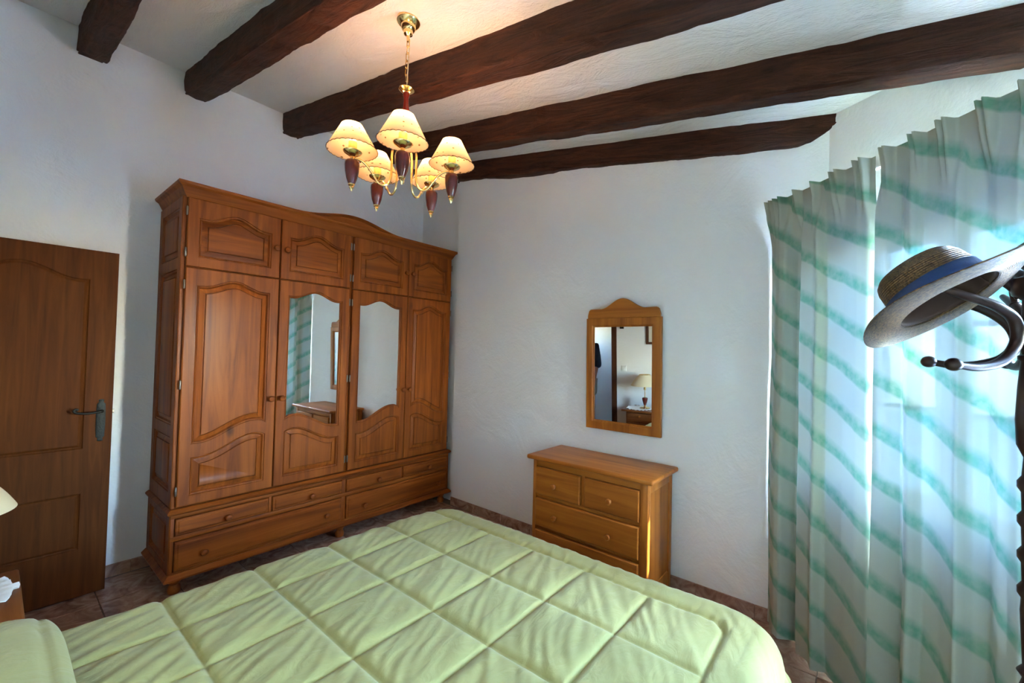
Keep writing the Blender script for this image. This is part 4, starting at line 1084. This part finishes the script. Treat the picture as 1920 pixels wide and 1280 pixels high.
crown = [(0.003, 0.108), (0.03, 0.109), (0.06, 0.111), (0.078, 0.109), (0.088, 0.100), (0.094, 0.086), (0.098, 0.06), (0.101, 0.03), (0.105, 0.004), (0.110, -0.001)]
brim = [(0.106, 0.0), (0.120, -0.003), (0.140, -0.005), (0.155, -0.005), (0.170, -0.002), (0.180, 0.001), (0.187, 0.004)]
def solid(o, t=0.003):
    md = o.modifiers.new('thickness', 'SOLIDIFY'); md.thickness = t; md.offset = 0
solid(obj('crown', rev_mesh('crown', crown, M_straw), M_straw, hat)); solid(obj('brim', rev_mesh('brim', brim, M_straw, wob=1.0), M_straw, hat), 0.004)
crown_shadow_prof = [(0.003, 0.104), (0.06, 0.106), (0.082, 0.100), (0.090, 0.085), (0.096, 0.05), (0.1005, 0.010), (0.103, 0.002)]  # added inner shell, its dark colour paints the shade in the crown's hollow
M_crown_shadow = simple('dark_crown_shadow', (0.045, 0.022, 0.014, 1), 0.8); solid(obj('crown_shadow', rev_mesh('crown_shadow', crown_shadow_prof, M_crown_shadow), M_crown_shadow, hat, label='dark brown shell standing in for the shade inside the crown'), 0.001)
rb = [(0.1015, 0.052), (0.1035, 0.030), (0.1075, 0.006)]
solid(obj('ribbon', rev_mesh('ribbon', rb, M_ribbon), M_ribbon, hat, label='blue ribbon band'), 0.002)

# ------------------------------------------------------------------ person in the hallway (seen as a sliver in the mirror)
def skin(name, V, E, R, mat, parent, sub=2):
    me = bpy.data.meshes.new(name); me.from_pydata(V, E, []); me.materials.append(mat)
    o = bpy.data.objects.new(name, me); C.objects.link(o); o.parent = parent
    md = o.modifiers.new('skin', 'SKIN'); md.use_smooth_shade = True
    for i, sv in enumerate(me.skin_vertices[0].data):
        r = R[i]; sv.radius = r if isinstance(r, tuple) else (r, r); sv.use_root = (i == 0)
    s2 = o.modifiers.new('sub', 'SUBSURF'); s2.levels = sub; s2.render_levels = sub
    return o
per = thing('person', 'person in a navy top and beige shorts standing in the hallway, reflected in the mirror', 'person', (-0.17, -3.72, 0), (0, 0, 0.15))
V = [(0, 0, 0.92), (0, -0.01, 1.12), (0, -0.01, 1.34), (0, 0, 1.47), (0, 0.01, 1.54), (0, 0.02, 1.62), (0, 0.02, 1.70)]; E2 = [(i, i + 1) for i in range(6)]
R = [(0.15, 0.11), (0.14, 0.10), (0.155, 0.11), (0.06, 0.055), (0.055, 0.055), (0.078, 0.095), (0.065, 0.08)]
for sgn in (-1, 1):
    b = len(V)
    V += [(sgn * 0.17, 0, 1.41), (sgn * 0.215, -0.01, 1.14), (sgn * 0.225, 0.07, 0.90), (sgn * 0.225, 0.085, 0.835)]
    R += [0.055, 0.042, 0.028, (0.020, 0.036)]; E2 += [(2, b), (b, b + 1), (b + 1, b + 2), (b + 2, b + 3)]
    for f, (dy_, ln) in enumerate(((-0.030, 0.070), (-0.010, 0.082), (0.010, 0.078), (0.028, 0.062))):
        c = len(V); V += [(sgn * 0.225, 0.09 + dy_, 0.79), (sgn * 0.218, 0.098 + dy_, 0.79 - ln * 0.55), (sgn * 0.208, 0.105 + dy_, 0.79 - ln)]
        R += [0.010, 0.009, 0.008]; E2 += [(b + 3, c), (c, c + 1), (c + 1, c + 2)]
    c = len(V); V += [(sgn * 0.212, 0.125, 0.815), (sgn * 0.205, 0.145, 0.780)]; R += [0.011, 0.009]; E2 += [(b + 3, c), (c, c + 1)]
    b = len(V)
    V += [(sgn * 0.095, 0, 0.82), (sgn * 0.105, 0.015, 0.48), (sgn * 0.105, -0.01, 0.10), (sgn * 0.105, 0.04, 0.035), (sgn * 0.11, 0.15, 0.03)]
    R += [0.085, 0.058, 0.040, (0.038, 0.034), (0.036, 0.022)]; E2 += [(0, b), (b, b + 1), (b + 1, b + 2), (b + 2, b + 3), (b + 3, b + 4)]
skin('body', V, E2, R, M_skin, per)
# clothes and hair
V = [(0, 0, 0.86), (0, -0.01, 1.12), (0, -0.01, 1.36), (0, 0, 1.45)]; E2 = [(0, 1), (1, 2), (2, 3)]; R = [(0.21, 0.15), (0.185, 0.135), (0.18, 0.13), (0.085, 0.08)]
for sgn in (-1, 1):
    b = len(V); V += [(sgn * 0.18, 0, 1.415), (sgn * 0.232, -0.005, 1.02)]; R += [0.078, 0.074]; E2 += [(2, b), (b, b + 1)]
skin('shirt', V, E2, R, M_navy, per)
V = [(0, 0, 0.93)]; E2 = []; R = [(0.165, 0.125)]
for sgn in (-1, 1):
    b = len(V); V += [(sgn * 0.095, 0, 0.80), (sgn * 0.11, 0.012, 0.53)]; R += [0.105, 0.090]; E2 += [(0, b), (b, b + 1)]
skin('shorts', V, E2, R, M_beige, per)
bm = sphere(bmesh.new(), (0, 0.005, 1.675), 0.092, 0.95, 1.08, 1.0)
bmesh.ops.delete(bm, geom=[v for v in bm.verts if v.co.z < 1.655 and v.co.y > -0.02], context='VERTS')
obj('hair', bm, M_hair, per)
bm = bmesh.new()
sphere(bm, (0, 0.118, 1.632), 0.016, 0.9, 1.1, 1.4); obj('nose', bm, M_skin, per)
for sgn in (-1, 1):
    obj('ear', sphere(bmesh.new(), (sgn * 0.078, 0.01, 1.635), 0.022, 0.4, 0.8, 1.3), M_skin, per)
    obj('eye', sphere(bmesh.new(), (sgn * 0.032, 0.102, 1.652), 0.011), M_white, per)
obj('mouth', nbox(-0.025, 0.025, 0.100, 0.112, 1.585, 1.594, bev=0.003), simple('lips', (0.42, 0.16, 0.13, 1), 0.5), per)
